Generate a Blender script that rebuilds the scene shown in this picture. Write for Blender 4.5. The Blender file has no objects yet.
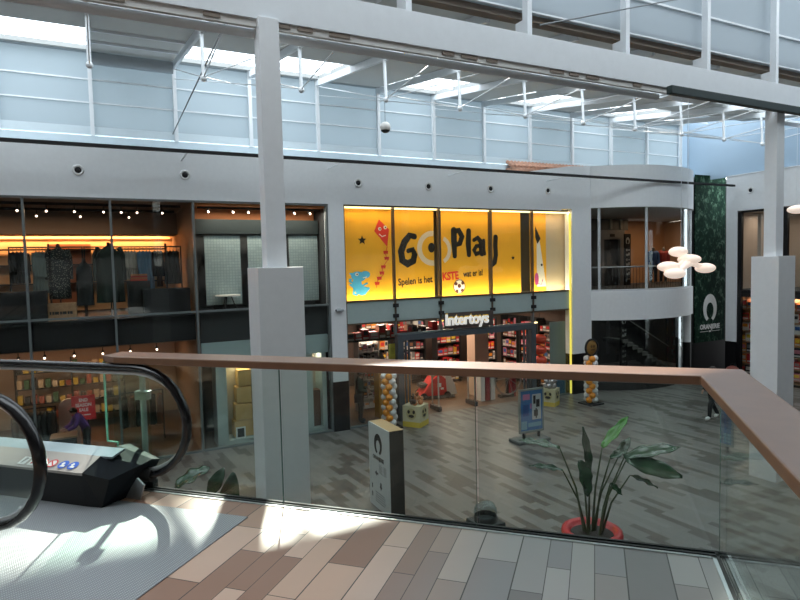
import bpy, bmesh, math, random
from math import sin, cos, pi, radians, sqrt, atan2, hypot
from mathutils import Vector, Matrix
random.seed(7)
SC = bpy.context.scene
COL = SC.collection

# ---------------------------------------------------------------- camera, sky, sun, exposure
cam = bpy.data.cameras.new('camera')
cam.sensor_width = 36.0
cam.lens = 36.0 * 590.0 / 800.0
cam.clip_start = 0.05
cam.clip_end = 300
cam_o = bpy.data.objects.new('camera', cam)
COL.objects.link(cam_o)
PITCH, ROLL = radians(-3.31), radians(1.36)
_f = Vector((0, cos(PITCH), sin(PITCH)))
_r0 = Vector((1, 0, 0))
_u0 = _r0.cross(_f)
_r = _r0 * cos(ROLL) - _u0 * sin(ROLL)
_u = _u0 * cos(ROLL) + _r0 * sin(ROLL)
_m = Matrix((( _r.x, _u.x, -_f.x, 0), (_r.y, _u.y, -_f.y, 0), (_r.z, _u.z, -_f.z, 1.65), (0, 0, 0, 1)))
cam_o.matrix_world = _m
SC.camera = cam_o

SC.view_settings.view_transform = 'Standard'
SC.view_settings.look = 'None'
SC.view_settings.gamma = 1.0
SC.view_settings.use_curve_mapping = False
SC.view_settings.exposure = 0.3

world = bpy.data.worlds.new('sky')
SC.world = world
world.use_nodes = True
bg = world.node_tree.nodes['Background']
bg.inputs['Color'].default_value = (0.86, 0.94, 1.0, 1)
bg.inputs['Strength'].default_value = 3.6

sun = bpy.data.lights.new('sun', 'SUN')
sun.energy = 12.0
sun.color = (1.0, 0.95, 0.86)
sun.angle = radians(0.8)
sun_o = bpy.data.objects.new('sun', sun)
COL.objects.link(sun_o)
_sd = Vector((-0.145, 0.989, 0.577)).normalized()      # towards the sun
sun_o.rotation_euler = _sd.to_track_quat('Z', 'Y').to_euler()
sun_o.location = (0, 40, 30)

SC.cycles.max_bounces = 10
SC.cycles.diffuse_bounces = 5
SC.cycles.transparent_max_bounces = 24
SC.cycles.use_denoising = True

# ---------------------------------------------------------------- frames
A = radians(26.9)            # facade frame: x along the shop fronts, y into the shops
FM = Matrix.Translation((-2.02, 18.3, 0)) @ Matrix.Rotation(A, 4, 'Z')
B = radians(-18.3)           # gallery frame: x along the balustrade, y out over the void
BM = Matrix.Translation((1.75, 3.19, 0)) @ Matrix.Rotation(B, 4, 'Z')
G = -3.5                     # lower floor

# ---------------------------------------------------------------- materials
MATS = {}
def nodes_of(name):
    m = bpy.data.materials.new(name)
    m.use_nodes = True
    nt = m.node_tree
    return m, nt, nt.nodes.get('Principled BSDF')

def mat(name, col, rough=0.5, metal=0.0, noise=0.0, scale=8.0, spec=0.5, bump=0.0):
    if name in MATS: return MATS[name]
    m, nt, p = nodes_of(name)
    p.inputs['Roughness'].default_value = rough
    p.inputs['Metallic'].default_value = metal
    p.inputs['Specular IOR Level'].default_value = spec
    tc = nt.nodes.new('ShaderNodeTexCoord')
    nz = nt.nodes.new('ShaderNodeTexNoise')
    nz.inputs['Scale'].default_value = scale
    nz.inputs['Detail'].default_value = 4
    nt.links.new(tc.outputs['Object'], nz.inputs['Vector'])
    rp = nt.nodes.new('ShaderNodeValToRGB')
    k = noise if noise > 0 else 0.02
    rp.color_ramp.elements[0].position = 0.3
    rp.color_ramp.elements[1].position = 0.7
    rp.color_ramp.elements[0].color = (*[c * (1 - k) for c in col], 1)
    rp.color_ramp.elements[1].color = (*[min(1, c * (1 + k)) for c in col], 1)
    nt.links.new(nz.outputs['Fac'], rp.inputs['Fac'])
    nt.links.new(rp.outputs['Color'], p.inputs['Base Color'])
    if bump:
        b = nt.nodes.new('ShaderNodeBump')
        b.inputs['Strength'].default_value = bump
        nt.links.new(nz.outputs['Fac'], b.inputs['Height'])
        nt.links.new(b.outputs['Normal'], p.inputs['Normal'])
    MATS[name] = m
    return m

def emit(name, col, s):
    if name in MATS: return MATS[name]
    m, nt, p = nodes_of(name)
    p.inputs['Base Color'].default_value = (*col, 1)
    p.inputs['Emission Color'].default_value = (*col, 1)
    p.inputs['Emission Strength'].default_value = s
    MATS[name] = m
    return m

def glass(name, tint, ior=1.45, rough=0.0):
    if name in MATS: return MATS[name]
    m, nt, p = nodes_of(name)
    nt.nodes.remove(p)
    out = nt.nodes['Material Output']
    tr = nt.nodes.new('ShaderNodeBsdfTransparent')
    tr.inputs['Color'].default_value = (*tint, 1)
    gl = nt.nodes.new('ShaderNodeBsdfGlossy')
    gl.inputs['Roughness'].default_value = rough
    gl.inputs['Color'].default_value = (0.95, 1, 1, 1)
    fr = nt.nodes.new('ShaderNodeFresnel')
    geo = nt.nodes.new('ShaderNodeNewGeometry')
    mr = nt.nodes.new('ShaderNodeMapRange')
    mr.inputs['To Min'].default_value = ior
    mr.inputs['To Max'].default_value = 1.0 / ior
    nt.links.new(geo.outputs['Backfacing'], mr.inputs['Value'])
    nt.links.new(mr.outputs['Result'], fr.inputs['IOR'])
    mx = nt.nodes.new('ShaderNodeMixShader')
    nt.links.new(fr.outputs['Fac'], mx.inputs['Fac'])
    nt.links.new(tr.outputs[0], mx.inputs[1])
    nt.links.new(gl.outputs[0], mx.inputs[2])
    nt.links.new(mx.outputs[0], out.inputs['Surface'])
    MATS[name] = m
    return m

def translucent(name, col, tr_w):
    if name in MATS: return MATS[name]
    m, nt, p = nodes_of(name)
    nt.nodes.remove(p)
    out = nt.nodes['Material Output']
    d = nt.nodes.new('ShaderNodeBsdfDiffuse'); d.inputs['Color'].default_value = (*col, 1)
    t = nt.nodes.new('ShaderNodeBsdfTranslucent'); t.inputs['Color'].default_value = (*col, 1)
    mx = nt.nodes.new('ShaderNodeMixShader'); mx.inputs['Fac'].default_value = tr_w
    nt.links.new(d.outputs[0], mx.inputs[1]); nt.links.new(t.outputs[0], mx.inputs[2])
    nt.links.new(mx.outputs[0], out.inputs['Surface'])
    MATS[name] = m
    return m

def planks(name, cols, bw, rh, rot, rough=0.4, mortar=0.006, mcol=(0.05, 0.05, 0.05), squash=1.0, offset=0.5, bump=0.0, seedoff=0.0, wob=0.03, warm=None):
    """plank or tile paving: every tile takes one of the given colours"""
    m, nt, p = nodes_of(name)
    tc = nt.nodes.new('ShaderNodeTexCoord')
    mp = nt.nodes.new('ShaderNodeMapping')
    mp.inputs['Rotation'].default_value = (0, 0, rot)
    mp.inputs['Location'].default_value = (seedoff, seedoff * 0.37, 0)
    nt.links.new(tc.outputs['Object'], mp.inputs['Vector'])
    vec = mp.outputs['Vector']
    if warm:
        # boards of uneven width: the width axis is gently stretched
        sx = nt.nodes.new('ShaderNodeSeparateXYZ'); cx = nt.nodes.new('ShaderNodeCombineXYZ')
        nt.links.new(vec, sx.inputs[0])
        m1 = nt.nodes.new('ShaderNodeMath'); m1.operation = 'MULTIPLY'; m1.inputs[1].default_value = 2 * pi / 0.79
        m2 = nt.nodes.new('ShaderNodeMath'); m2.operation = 'SINE'
        m3 = nt.nodes.new('ShaderNodeMath'); m3.operation = 'MULTIPLY_ADD'; m3.inputs[1].default_value = 0.042
        nt.links.new(sx.outputs['Y'], m1.inputs[0]); nt.links.new(m1.outputs[0], m2.inputs[0]); nt.links.new(m2.outputs[0], m3.inputs[0]); nt.links.new(sx.outputs['Y'], m3.inputs[2])
        nt.links.new(sx.outputs['X'], cx.inputs['X']); nt.links.new(m3.outputs[0], cx.inputs['Y'])
        vec = cx.outputs[0]
    br = nt.nodes.new('ShaderNodeTexBrick')
    br.offset = offset; br.offset_frequency = 2; br.squash = squash; br.squash_frequency = 2
    br.inputs['Color1'].default_value = (0, 0, 0, 1)
    br.inputs['Color2'].default_value = (1, 1, 1, 1)
    br.inputs['Mortar'].default_value = (0.5, 0.5, 0.5, 1)
    br.inputs['Scale'].default_value = 1.0
    br.inputs['Mortar Size'].default_value = mortar
    br.inputs['Mortar Smooth'].default_value = 0.1
    br.inputs['Brick Width'].default_value = bw
    br.inputs['Row Height'].default_value = rh
    nt.links.new(vec, br.inputs['Vector'])
    rp = nt.nodes.new('ShaderNodeValToRGB')
    rp.color_ramp.interpolation = 'CONSTANT'
    els = rp.color_ramp.elements
    while len(els) < len(cols): els.new(0.5)
    for i, c in enumerate(cols):
        els[i].position = c[3] if len(c) > 3 else i / len(cols)
        els[i].color = (*c[:3], 1)
    nt.links.new(br.outputs['Color'], rp.inputs['Fac'])
    nz = nt.nodes.new('ShaderNodeTexNoise'); nz.inputs['Scale'].default_value = 6; nz.inputs['Detail'].default_value = 5
    nt.links.new(tc.outputs['Object'], nz.inputs['Vector'])
    mul = nt.nodes.new('ShaderNodeMix'); mul.data_type = 'RGBA'; mul.blend_type = 'MULTIPLY'
    r2 = nt.nodes.new('ShaderNodeValToRGB')
    r2.color_ramp.elements[0].color = (1 - wob * 3, 1 - wob * 3, 1 - wob * 3, 1)
    r2.color_ramp.elements[1].color = (1, 1, 1, 1)
    nt.links.new(nz.outputs['Fac'], r2.inputs['Fac'])
    mul.inputs['Factor'].default_value = 1.0
    tile_col = rp.outputs['Color']
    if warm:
        # brown tiles towards the escalator, colours lifted to imitate warm light; grey tiles elsewhere
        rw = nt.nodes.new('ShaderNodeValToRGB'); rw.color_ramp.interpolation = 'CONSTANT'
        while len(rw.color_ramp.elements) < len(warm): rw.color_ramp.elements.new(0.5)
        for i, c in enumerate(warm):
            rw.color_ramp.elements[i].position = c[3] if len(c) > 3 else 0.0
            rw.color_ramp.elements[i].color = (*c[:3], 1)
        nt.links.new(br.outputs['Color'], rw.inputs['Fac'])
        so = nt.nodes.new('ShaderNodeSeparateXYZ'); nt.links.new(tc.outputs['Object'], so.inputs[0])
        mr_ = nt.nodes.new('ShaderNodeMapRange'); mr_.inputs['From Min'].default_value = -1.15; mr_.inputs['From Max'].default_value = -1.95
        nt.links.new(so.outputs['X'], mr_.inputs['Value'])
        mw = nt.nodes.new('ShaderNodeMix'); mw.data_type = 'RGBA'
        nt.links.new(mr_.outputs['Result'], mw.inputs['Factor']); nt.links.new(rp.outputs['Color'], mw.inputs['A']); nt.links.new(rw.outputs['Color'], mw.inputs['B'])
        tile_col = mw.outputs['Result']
    nt.links.new(tile_col, mul.inputs['A']); nt.links.new(r2.outputs['Color'], mul.inputs['B'])
    mm = nt.nodes.new('ShaderNodeMix'); mm.data_type = 'RGBA'
    mm.inputs['B'].default_value = (*mcol, 1)
    nt.links.new(br.outputs['Fac'], mm.inputs['Factor'])
    nt.links.new(mul.outputs['Result'], mm.inputs['A'])
    nt.links.new(mm.outputs['Result'], p.inputs['Base Color'])
    p.inputs['Roughness'].default_value = rough
    return m

WHITE = mat('white_paint', (0.70, 0.73, 0.75), 0.55)
STEELW = mat('white_steel', (0.68, 0.72, 0.75), 0.45)
GREYW = mat('grey_paint', (0.36, 0.40, 0.43), 0.6)
BLACK = mat('black_gloss', (0.006, 0.006, 0.007), 0.35, spec=0.3)
BLACKM = mat('black_matt', (0.012, 0.012, 0.013), 0.7)
RUBBER = mat('black_rubber', (0.010, 0.010, 0.012), 0.22)
DARK = mat('dark_grey', (0.035, 0.037, 0.038), 0.6)
ALU = mat('window_aluminium', (0.16, 0.185, 0.19), 0.4, 0.3)
STEEL = mat('brushed_steel', (0.55, 0.57, 0.58), 0.35, 0.9)
WOOD = mat('rail_wood', (0.19, 0.092, 0.047), 0.33, 0, 0.08, 9.0, spec=0.75)
GL = glass('clear_glass', (0.90, 0.95, 0.93), 1.38)
GLSHOP = glass('shop_glass', (0.94, 0.965, 0.96), 1.26)
GLGREEN = glass('balustrade_glass', (0.87, 0.92, 0.895), 1.33)
GLEDGE = mat('glass_edge', (0.10, 0.17, 0.145), 0.15)
PANEL = translucent('clerestory_panel', (0.385, 0.445, 0.485), 0.45)
PANEL2 = translucent('upper_wall_panel', (0.40, 0.45, 0.49), 0.3)
FROST = mat('frosted_panel', (0.36, 0.45, 0.44), 0.25)
ROOFUNDER = translucent('roof_underside', (0.46, 0.48, 0.48), 0.25)  # translucency added so sky light through the roof reaches the facade
SOFFIT = mat('brown_soffit', (0.20, 0.165, 0.135), 0.8)

# ---------------------------------------------------------------- mesh collector
class M:
    def __init__(self):
        self.v = []; self.f = []; self.mi = []; self.sm = []
    def add(self, vs, fs, mi=0, smooth=False):
        o = len(self.v)
        self.v += [tuple(p) for p in vs]
        for f in fs:
            self.f.append([o + i for i in f]); self.mi.append(mi); self.sm.append(smooth)
        return self
    def box(self, x0, x1, y0, y1, z0, z1, mi=0):
        x0, x1 = sorted((x0, x1)); y0, y1 = sorted((y0, y1)); z0, z1 = sorted((z0, z1))
        vs = [(x, y, z) for z in (z0, z1) for y in (y0, y1) for x in (x0, x1)]
        return self.add(vs, [(0, 2, 3, 1), (4, 5, 7, 6), (0, 1, 5, 4), (2, 6, 7, 3), (0, 4, 6, 2), (1, 3, 7, 5)], mi)
    def obox(self, p, q, w, h, mi=0, up=(0, 0, 1)):
        """bar from p to q, w across, h along up"""
        p = Vector(p); q = Vector(q); d = (q - p).normalized()
        s = d.cross(Vector(up))
        if s.length < 1e-5: s = d.cross(Vector((1, 0, 0)))
        s.normalize(); u = s.cross(d)
        vs = []
        for c in (p, q):
            for a, b in ((-1, -1), (1, -1), (1, 1), (-1, 1)):
                vs.append(c + s * (a * w / 2) + u * (b * h / 2))
        return self.add(vs, [(3, 2, 1, 0), (4, 5, 6, 7), (0, 1, 5, 4), (1, 2, 6, 5), (2, 3, 7, 6), (3, 0, 4, 7)], mi)
    def cyl(self, p, q, r, n=12, mi=0, r2=None, caps=True):
        p = Vector(p); q = Vector(q); d = (q - p).normalized()
        s = d.orthogonal().normalized(); u = d.cross(s)
        r2 = r if r2 is None else r2
        vs = []
        for c, rr in ((p, r), (q, r2)):
            for i in range(n):
                a = 2 * pi * i / n
                vs.append(c + s * (cos(a) * rr) + u * (sin(a) * rr))
        self.add(vs, [(i, (i + 1) % n, n + (i + 1) % n, n + i) for i in range(n)], mi, True)
        if caps:
            self.add(vs[:n], [list(range(n))[::-1]], mi); self.add(vs[n:], [list(range(n))], mi)
        return self
    def tube(self, pts, r, n=8, mi=0, r_y=None, side=None, closed=False):
        """swept tube; r may be a list; r_y flattens it along the binormal"""
        pts = [Vector(p) for p in pts]; k = len(pts); rings = []
        rs = r if isinstance(r, (list, tuple)) else [r] * k
        prev = None
        for i, p in enumerate(pts):
            if closed: d = pts[(i + 1) % k] - pts[i - 1]
            else: d = pts[min(i + 1, k - 1)] - pts[max(i - 1, 0)]
            d.normalize()
            if side is not None:
                s = Vector(side); s = (s - d * s.dot(d)).normalized()
            else:
                s = (prev - d * prev.dot(d)) if prev is not None else d.orthogonal()
                if s.length < 1e-6: s = d.orthogonal()
                s.normalize()
            prev = s; u = d.cross(s)
            ry = rs[i] if r_y is None else r_y
            rings.append([p + s * (cos(2 * pi * j / n) * rs[i]) + u * (sin(2 * pi * j / n) * ry) for j in range(n)])
        vs = [v for rg in rings for v in rg]
        fs = []
        for i in range(k if closed else k - 1):
            a, b = i * n, ((i + 1) % k) * n
            for j in range(n): fs.append((a + j, a + (j + 1) % n, b + (j + 1) % n, b + j))
        self.add(vs, fs, mi, True)
        if not closed:
            self.add(rings[0], [list(range(n))[::-1]], mi); self.add(rings[-1], [list(range(n))], mi)
        return self
    def lathe(self, prof, n=20, c=(0, 0, 0), mi=0, smooth=True):
        vs = []; fs = []
        for (r, z) in prof:
            for j in range(n):
                a = 2 * pi * j / n
                vs.append((c[0] + r * cos(a), c[1] + r * sin(a), c[2] + z))
        for i in range(len(prof) - 1):
            for j in range(n):
                fs.append((i * n + j, i * n + (j + 1) % n, (i + 1) * n + (j + 1) % n, (i + 1) * n + j))
        return self.add(vs, fs, mi, smooth)
    def ell(self, c, r, n=14, m=8, mi=0):
        if not isinstance(r, (tuple, list)): r = (r, r, r)
        vs = []; fs = []
        vs.append((c[0], c[1], c[2] - r[2]))
        for i in range(1, m):
            t = pi * i / m - pi / 2
            for j in range(n):
                a = 2 * pi * j / n
                vs.append((c[0] + r[0] * cos(t) * cos(a), c[1] + r[1] * cos(t) * sin(a), c[2] + r[2] * sin(t)))
        vs.append((c[0], c[1], c[2] + r[2])); L = len(vs) - 1
        for j in range(n):
            fs.append((0, 1 + (j + 1) % n, 1 + j))
            fs.append((L, 1 + (m - 2) * n + j, 1 + (m - 2) * n + (j + 1) % n))
        for i in range(m - 2):
            for j in range(n):
                a, b = 1 + i * n, 1 + (i + 1) * n
                fs.append((a + j, a + (j + 1) % n, b + (j + 1) % n, b + j))
        return self.add(vs, fs, mi, True)
    def prism(self, poly, h0, h1, axis='z', mi=0):
        """polygon extruded along an axis; poly in the two other axes (x,y)/(x,z)/(y,z)"""
        def P(a, b, h):
            return {'z': (a, b, h), 'y': (a, h, b), 'x': (h, a, b)}[axis]
        n = len(poly)
        vs = [P(a, b, h0) for a, b in poly] + [P(a, b, h1) for a, b in poly]
        fs = [list(range(n))[::-1], list(range(n, 2 * n))] + [(i, (i + 1) % n, n + (i + 1) % n, n + i) for i in range(n)]
        return self.add(vs, fs, mi)
    def sheet(self, rows, mi=0, smooth=True, thick=0.0):
        """grid of points"""
        k = len(rows[0]); vs = [p for r in rows for p in r]; fs = []
        for i in range(len(rows) - 1):
            for j in range(k - 1):
                fs.append((i * k + j, i * k + j + 1, (i + 1) * k + j + 1, (i + 1) * k + j))
        return self.add(vs, fs, mi, smooth)
    def xf(self, mtx, start=0):
        for i in range(start, len(self.v)): self.v[i] = tuple(mtx @ Vector(self.v[i]))
        return self

def obj(name, m, mats, parent=None, frame=None, loc=(0, 0, 0), rz=0.0, bevel=0.0, solid=0.0, fixn=True):
    me = bpy.data.meshes.new(name)
    me.from_pydata(m.v, [], m.f)
    if not isinstance(mats, (list, tuple)): mats = [mats]
    for x in mats: me.materials.append(x)
    for p, mi, s in zip(me.polygons, m.mi, m.sm):
        p.material_index = mi; p.use_smooth = s
    if fixn:
        bm = bmesh.new(); bm.from_mesh(me)
        bmesh.ops.recalc_face_normals(bm, faces=bm.faces)
        bm.to_mesh(me); bm.free()
    me.update()
    o = bpy.data.objects.new(name, me)
    COL.objects.link(o)
    if parent is not None:
        o.parent = parent; o.location = loc; o.rotation_euler = (0, 0, rz)
    else:
        place(o, frame, loc, rz)
    if solid:
        md = o.modifiers.new('solid', 'SOLIDIFY'); md.thickness = solid; md.offset = 0
    if bevel:
        md = o.modifiers.new('bevel', 'BEVEL'); md.width = bevel; md.segments = 2; md.limit_method = 'ANGLE'
    return o

def place(o, frame, loc, rz=0.0):
    mt = Matrix.Translation(loc) @ Matrix.Rotation(rz, 4, 'Z')
    if frame is not None: mt = frame @ mt
    o.matrix_world = mt

def tag(o, label, cat, group=None):
    o['label'] = label; o['category'] = cat
    if group: o['group'] = group
    return o
def thing(name, label, cat, frame=None, loc=(0, 0, 0), rz=0.0, group=None):
    o = bpy.data.objects.new(name, None)
    o.empty_display_size = 0.1
    COL.objects.link(o); place(o, frame, loc, rz)
    return tag(o, label, cat, group)
def struct(o):
    o['kind'] = 'structure'; return o
def copy_tree(src, label, frame, loc, rz=0.0, group=None):
    r = src.copy(); COL.objects.link(r); place(r, frame, loc, rz)
    r['label'] = label
    if group: r['group'] = group
    for ch in src.children:
        c = ch.copy(); COL.objects.link(c); c.parent = r
        for g in ch.children:
            d = g.copy(); COL.objects.link(d); d.parent = c
    return r
ORD = ['first', 'second', 'third', 'fourth', 'fifth', 'sixth', 'seventh', 'eighth', 'ninth', 'tenth', 'eleventh', 'twelfth', 'thirteenth']

def text_mesh(s, size, extrude=0.004, bold=0.0, sx=1.0, align='LEFT'):
    """letters lying in the x/z plane, facing -y; returns an M"""
    cu = bpy.data.curves.new('lettering', 'FONT')
    cu.body = s; cu.size = size; cu.extrude = extrude; cu.offset = bold; cu.align_x = align; cu.resolution_u = 3
    o = bpy.data.objects.new('lettering', cu); COL.objects.link(o)
    dg = bpy.context.evaluated_depsgraph_get()
    me = bpy.data.meshes.new_from_object(o.evaluated_get(dg))
    m = M()
    m.add([(v.co.x * sx, -v.co.z, v.co.y) for v in me.vertices], [list(p.vertices) for p in me.polygons])
    bpy.data.objects.remove(o); bpy.data.meshes.remove(me); bpy.data.curves.remove(cu)
    return m

def merge(a, b, off=(0, 0, 0), mi=0):
    o = len(a.v)
    a.v += [(p[0] + off[0], p[1] + off[1], p[2] + off[2]) for p in b.v]
    for f, s in zip(b.f, b.sm):
        a.f.append([o + i for i in f]); a.mi.append(mi); a.sm.append(s)
    return a

def ribbon(pts, w, y, m, mi=0, th=0.006, cap=6):
    """flat brush stroke with round ends in the x/z plane at depth y"""
    P = [Vector((p[0], p[1])) for p in pts]
    ws = w if isinstance(w, (list, tuple)) else [w] * len(P)
    L = []; R = []
    for i, p in enumerate(P):
        d = (P[min(i + 1, len(P) - 1)] - P[max(i - 1, 0)]).normalized()
        nrm = Vector((-d.y, d.x))
        L.append(p + nrm * ws[i] / 2); R.append(p - nrm * ws[i] / 2)
    for i in range(len(P) - 1):
        m.prism([tuple(R[i]), tuple(R[i + 1]), tuple(L[i + 1]), tuple(L[i])], y - th, y, 'y', mi)
    for p, ww in ((P[0], ws[0]), (P[-1], ws[-1])):
        disc(m, p.x, p.y, ww / 2, ww / 2, y, mi, th)
    return m
def disc(m, x, z, rx, rz, y, mi=0, th=0.006, n=18):
    return m.prism([(x + rx * cos(2 * pi * i / n), z + rz * sin(2 * pi * i / n)) for i in range(n)], y - th, y, 'y', mi)
def ring(m, x, z, ro, ri, y, mi=0, th=0.006, a0=0.0, a1=2 * pi, n=28, sx=1.0):
    for i in range(n):
        a = a0 + (a1 - a0) * i / n; b = a0 + (a1 - a0) * (i + 1) / n
        m.prism([(x + ri * sx * cos(a), z + ri * sin(a)), (x + ro * sx * cos(a), z + ro * sin(a)),
                 (x + ro * sx * cos(b), z + ro * sin(b)), (x + ri * sx * cos(b), z + ri * sin(b))], y - th, y, 'y', mi)
    return m
def horseshoe(m, cx, cz, w, h, y, mi=0, th=0.006):
    """ring mark thick at the crown, open at the foot with flared ends"""
    n = 30; a0 = radians(-62); a1 = radians(242)
    out = []; inn = []
    for i in range(n + 1):
        a = a0 + (a1 - a0) * i / n
        k = (sin(a) + 1) / 2
        out.append((cx + w / 2 * cos(a), cz + h / 2 * sin(a)))
        inn.append((cx + w / 2 * (0.56 - 0.06 * k) * cos(a), cz - 0.06 * h + h / 2 * (0.62 - 0.1 * k) * sin(a)))
    inn[0] = (cx + w * 0.10, cz - h * 0.36); inn[-1] = (cx - w * 0.10, cz - h * 0.36)
    for i in range(n):
        m.prism([inn[i], out[i], out[i + 1], inn[i + 1]], y - th, y, 'y', mi)
    return m

# ================================================================ THE SETTING
# lower mall floor
fl = planks('lower_tiles', [(0.158, 0.154, 0.146), (0.142, 0.137, 0.129, 0.34), (0.066, 0.058, 0.052, 0.62), (0.080, 0.070, 0.063, 0.84)], 0.78, 0.165, radians(86), 0.38, 0.003, (0.10, 0.10, 0.095), offset=0.37)
struct(obj('floor', M().box(-20, 30, -26, 0.35, G - 0.2, G), fl, frame=FM))
# upper gallery floor
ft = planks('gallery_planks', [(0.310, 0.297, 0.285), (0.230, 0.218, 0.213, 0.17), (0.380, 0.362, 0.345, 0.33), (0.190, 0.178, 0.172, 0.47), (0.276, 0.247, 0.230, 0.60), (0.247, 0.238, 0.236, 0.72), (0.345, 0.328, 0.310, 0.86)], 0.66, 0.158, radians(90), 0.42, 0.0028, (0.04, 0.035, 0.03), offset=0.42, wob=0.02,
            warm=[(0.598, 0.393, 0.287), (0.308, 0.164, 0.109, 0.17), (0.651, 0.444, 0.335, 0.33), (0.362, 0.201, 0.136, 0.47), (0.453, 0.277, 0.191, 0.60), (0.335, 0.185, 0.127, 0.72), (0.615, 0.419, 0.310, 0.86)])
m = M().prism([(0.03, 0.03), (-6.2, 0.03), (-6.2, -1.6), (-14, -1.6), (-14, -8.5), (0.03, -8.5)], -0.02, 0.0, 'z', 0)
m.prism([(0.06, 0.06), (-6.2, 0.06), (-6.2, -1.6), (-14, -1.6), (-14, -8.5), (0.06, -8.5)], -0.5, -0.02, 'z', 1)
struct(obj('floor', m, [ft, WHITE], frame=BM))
# ribbed steel landing plate in front of the escalator
def plate_mat():
    mm, nt, p = nodes_of('ribbed_landing_plate')
    tc = nt.nodes.new('ShaderNodeTexCoord')
    wv = nt.nodes.new('ShaderNodeTexWave'); wv.inputs['Scale'].default_value = 26; wv.bands_direction = 'Y'
    w2 = nt.nodes.new('ShaderNodeTexWave'); w2.inputs['Scale'].default_value = 18; w2.bands_direction = 'X'
    nt.links.new(tc.outputs['Object'], wv.inputs['Vector']); nt.links.new(tc.outputs['Object'], w2.inputs['Vector'])
    mu = nt.nodes.new('ShaderNodeMath'); mu.operation = 'MULTIPLY'
    nt.links.new(wv.outputs['Fac'], mu.inputs[0]); nt.links.new(w2.outputs['Fac'], mu.inputs[1])
    rp = nt.nodes.new('ShaderNodeValToRGB')
    rp.color_ramp.elements[0].color = (0.25, 0.26, 0.27, 1); rp.color_ramp.elements[1].color = (0.58, 0.60, 0.62, 1)
    nt.links.new(mu.outputs[0], rp.inputs['Fac'])
    nt.links.new(rp.outputs['Color'], p.inputs['Base Color'])
    p.inputs['Roughness'].default_value = 0.45; p.inputs['Metallic'].default_value = 0.25
    bp = nt.nodes.new('ShaderNodeBump'); bp.inputs['Strength'].default_value = 0.25; bp.inputs['Distance'].default_value = 0.01
    nt.links.new(mu.outputs[0], bp.inputs['Height']); nt.links.new(bp.outputs['Normal'], p.inputs['Normal'])
    return mm
struct(obj('trim_1', M().box(-5.6, -2.86, -2.35, -0.26, 0.0, 0.006), plate_mat(), frame=BM))

# the fascia band over the shops, its pillars and black plinths
FW = obj('wall_front', M().box(-16, 9.2, 0, 0.35, 3.6, 4.95).prism([(9.2, 3.66), (10.70, 3.66), (10.70, 5.33), (9.6, 5.27), (8.3, 5.08), (7.4, 4.94), (9.2, 4.94)], 0, 0.35, 'y'), WHITE, frame=FM); struct(FW)
struct(obj('column', M().box(-0.13, 0.37, 0, 0.4, -1.93, 3.6), WHITE, frame=FM))
struct(obj('column', M().box(9.72, 10.70, 0, 0.4, -1.93, 3.66), WHITE, frame=FM))
struct(obj('baseboard_front', M().box(-0.14, 0.38, -0.01, 0.4, G, -1.93), BLACK, frame=FM))
struct(obj('baseboard_front', M().box(9.74, 10.71, -0.01, 0.4, G, -1.93), BLACK, frame=FM))
# curved bay
BC, BR = (13.65, 3.1), 4.3
def bay_pt(a, r=BR): return (BC[0] + r * cos(a), BC[1] + r * sin(a))
BA0, BA1 = radians(225.0), radians(318.0)
def bay_band(z0, z1, r0=BR, r1=BR - 0.3, a0=BA0, a1=BA1, n=40, mi=0, m=None):
    m = m or M()
    vs = []
    for i in range(n + 1):
        a = a0 + (a1 - a0) * i / n
        x0, y0 = bay_pt(a, r0); x1, y1 = bay_pt(a, r1)
        vs += [(x0, y0, z0), (x0, y0, z1), (x1, y1, z1), (x1, y1, z0)]
    fs = []
    for i in range(n):
        o = 4 * i; q = o + 4
        for j in range(4): fs.append((o + j, o + (j + 1) % 4, q + (j + 1) % 4, q + j))
    m.add(vs, fs, mi, False)
    m.add(vs[:4], [(0, 1, 2, 3)], mi); m.add(vs[-4:], [(0, 1, 2, 3)], mi)
    return m
struct(obj('wall_front', bay_band(3.72, 5.33), WHITE, frame=FM))
struct(obj('wall_front', bay_band(-0.67, 0.47), WHITE, frame=FM))
struct(obj('trim_2', bay_band(G, G + 0.30, BR - 0.25, BR - 0.4), BLACKM, frame=FM))
struct(obj('floor', M().prism([bay_pt(BA0 + (BA1 - BA0) * i / 30, BR - 0.3) for i in range(31)] + [(22, 0.5), (22, 6.5), (10.25, 6.5)], 0.1, 0.42, 'z'), DARK, frame=FM))
struct(obj('ceiling', M().prism([bay_pt(BA0 + (BA1 - BA0) * i / 30, BR - 0.31) for i in range(31)] + [(22, 0.5), (22, 6.5), (10.25, 6.5)], 3.75, 3.9, 'z'), mat('lobby_ceiling', (0.45, 0.42, 0.38), 0.7), frame=FM))
# end post of the bay
struct(obj('column', M().cyl((16.08, -0.14, -1.93), (16.08, -0.14, 3.72), 0.18, 16).cyl((16.08, -0.14, G), (16.08, -0.14, -1.93), 0.185, 16, 1), [WHITE, BLACK], frame=FM))

# bay glazing
_fr = bay_band(0.47, 0.53, BR - 0.06, BR - 0.16)
for a in (BA0 + radians(5.5), BA0 + radians(31), BA0 + radians(71), BA1 - radians(8)):
    x, y = bay_pt(a, BR - 0.11)
    _fr.cyl((x, y, 0.5), (x, y, 3.72), 0.055, 10)
bm_ = obj('window_1', _fr, mat('bay_mullion', (0.5, 0.53, 0.55), 0.4), frame=FM); struct(bm_)
obj('pane', bay_band(0.53, 3.72, BR - 0.10, BR - 0.115), GLSHOP, parent=bm_)
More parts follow.
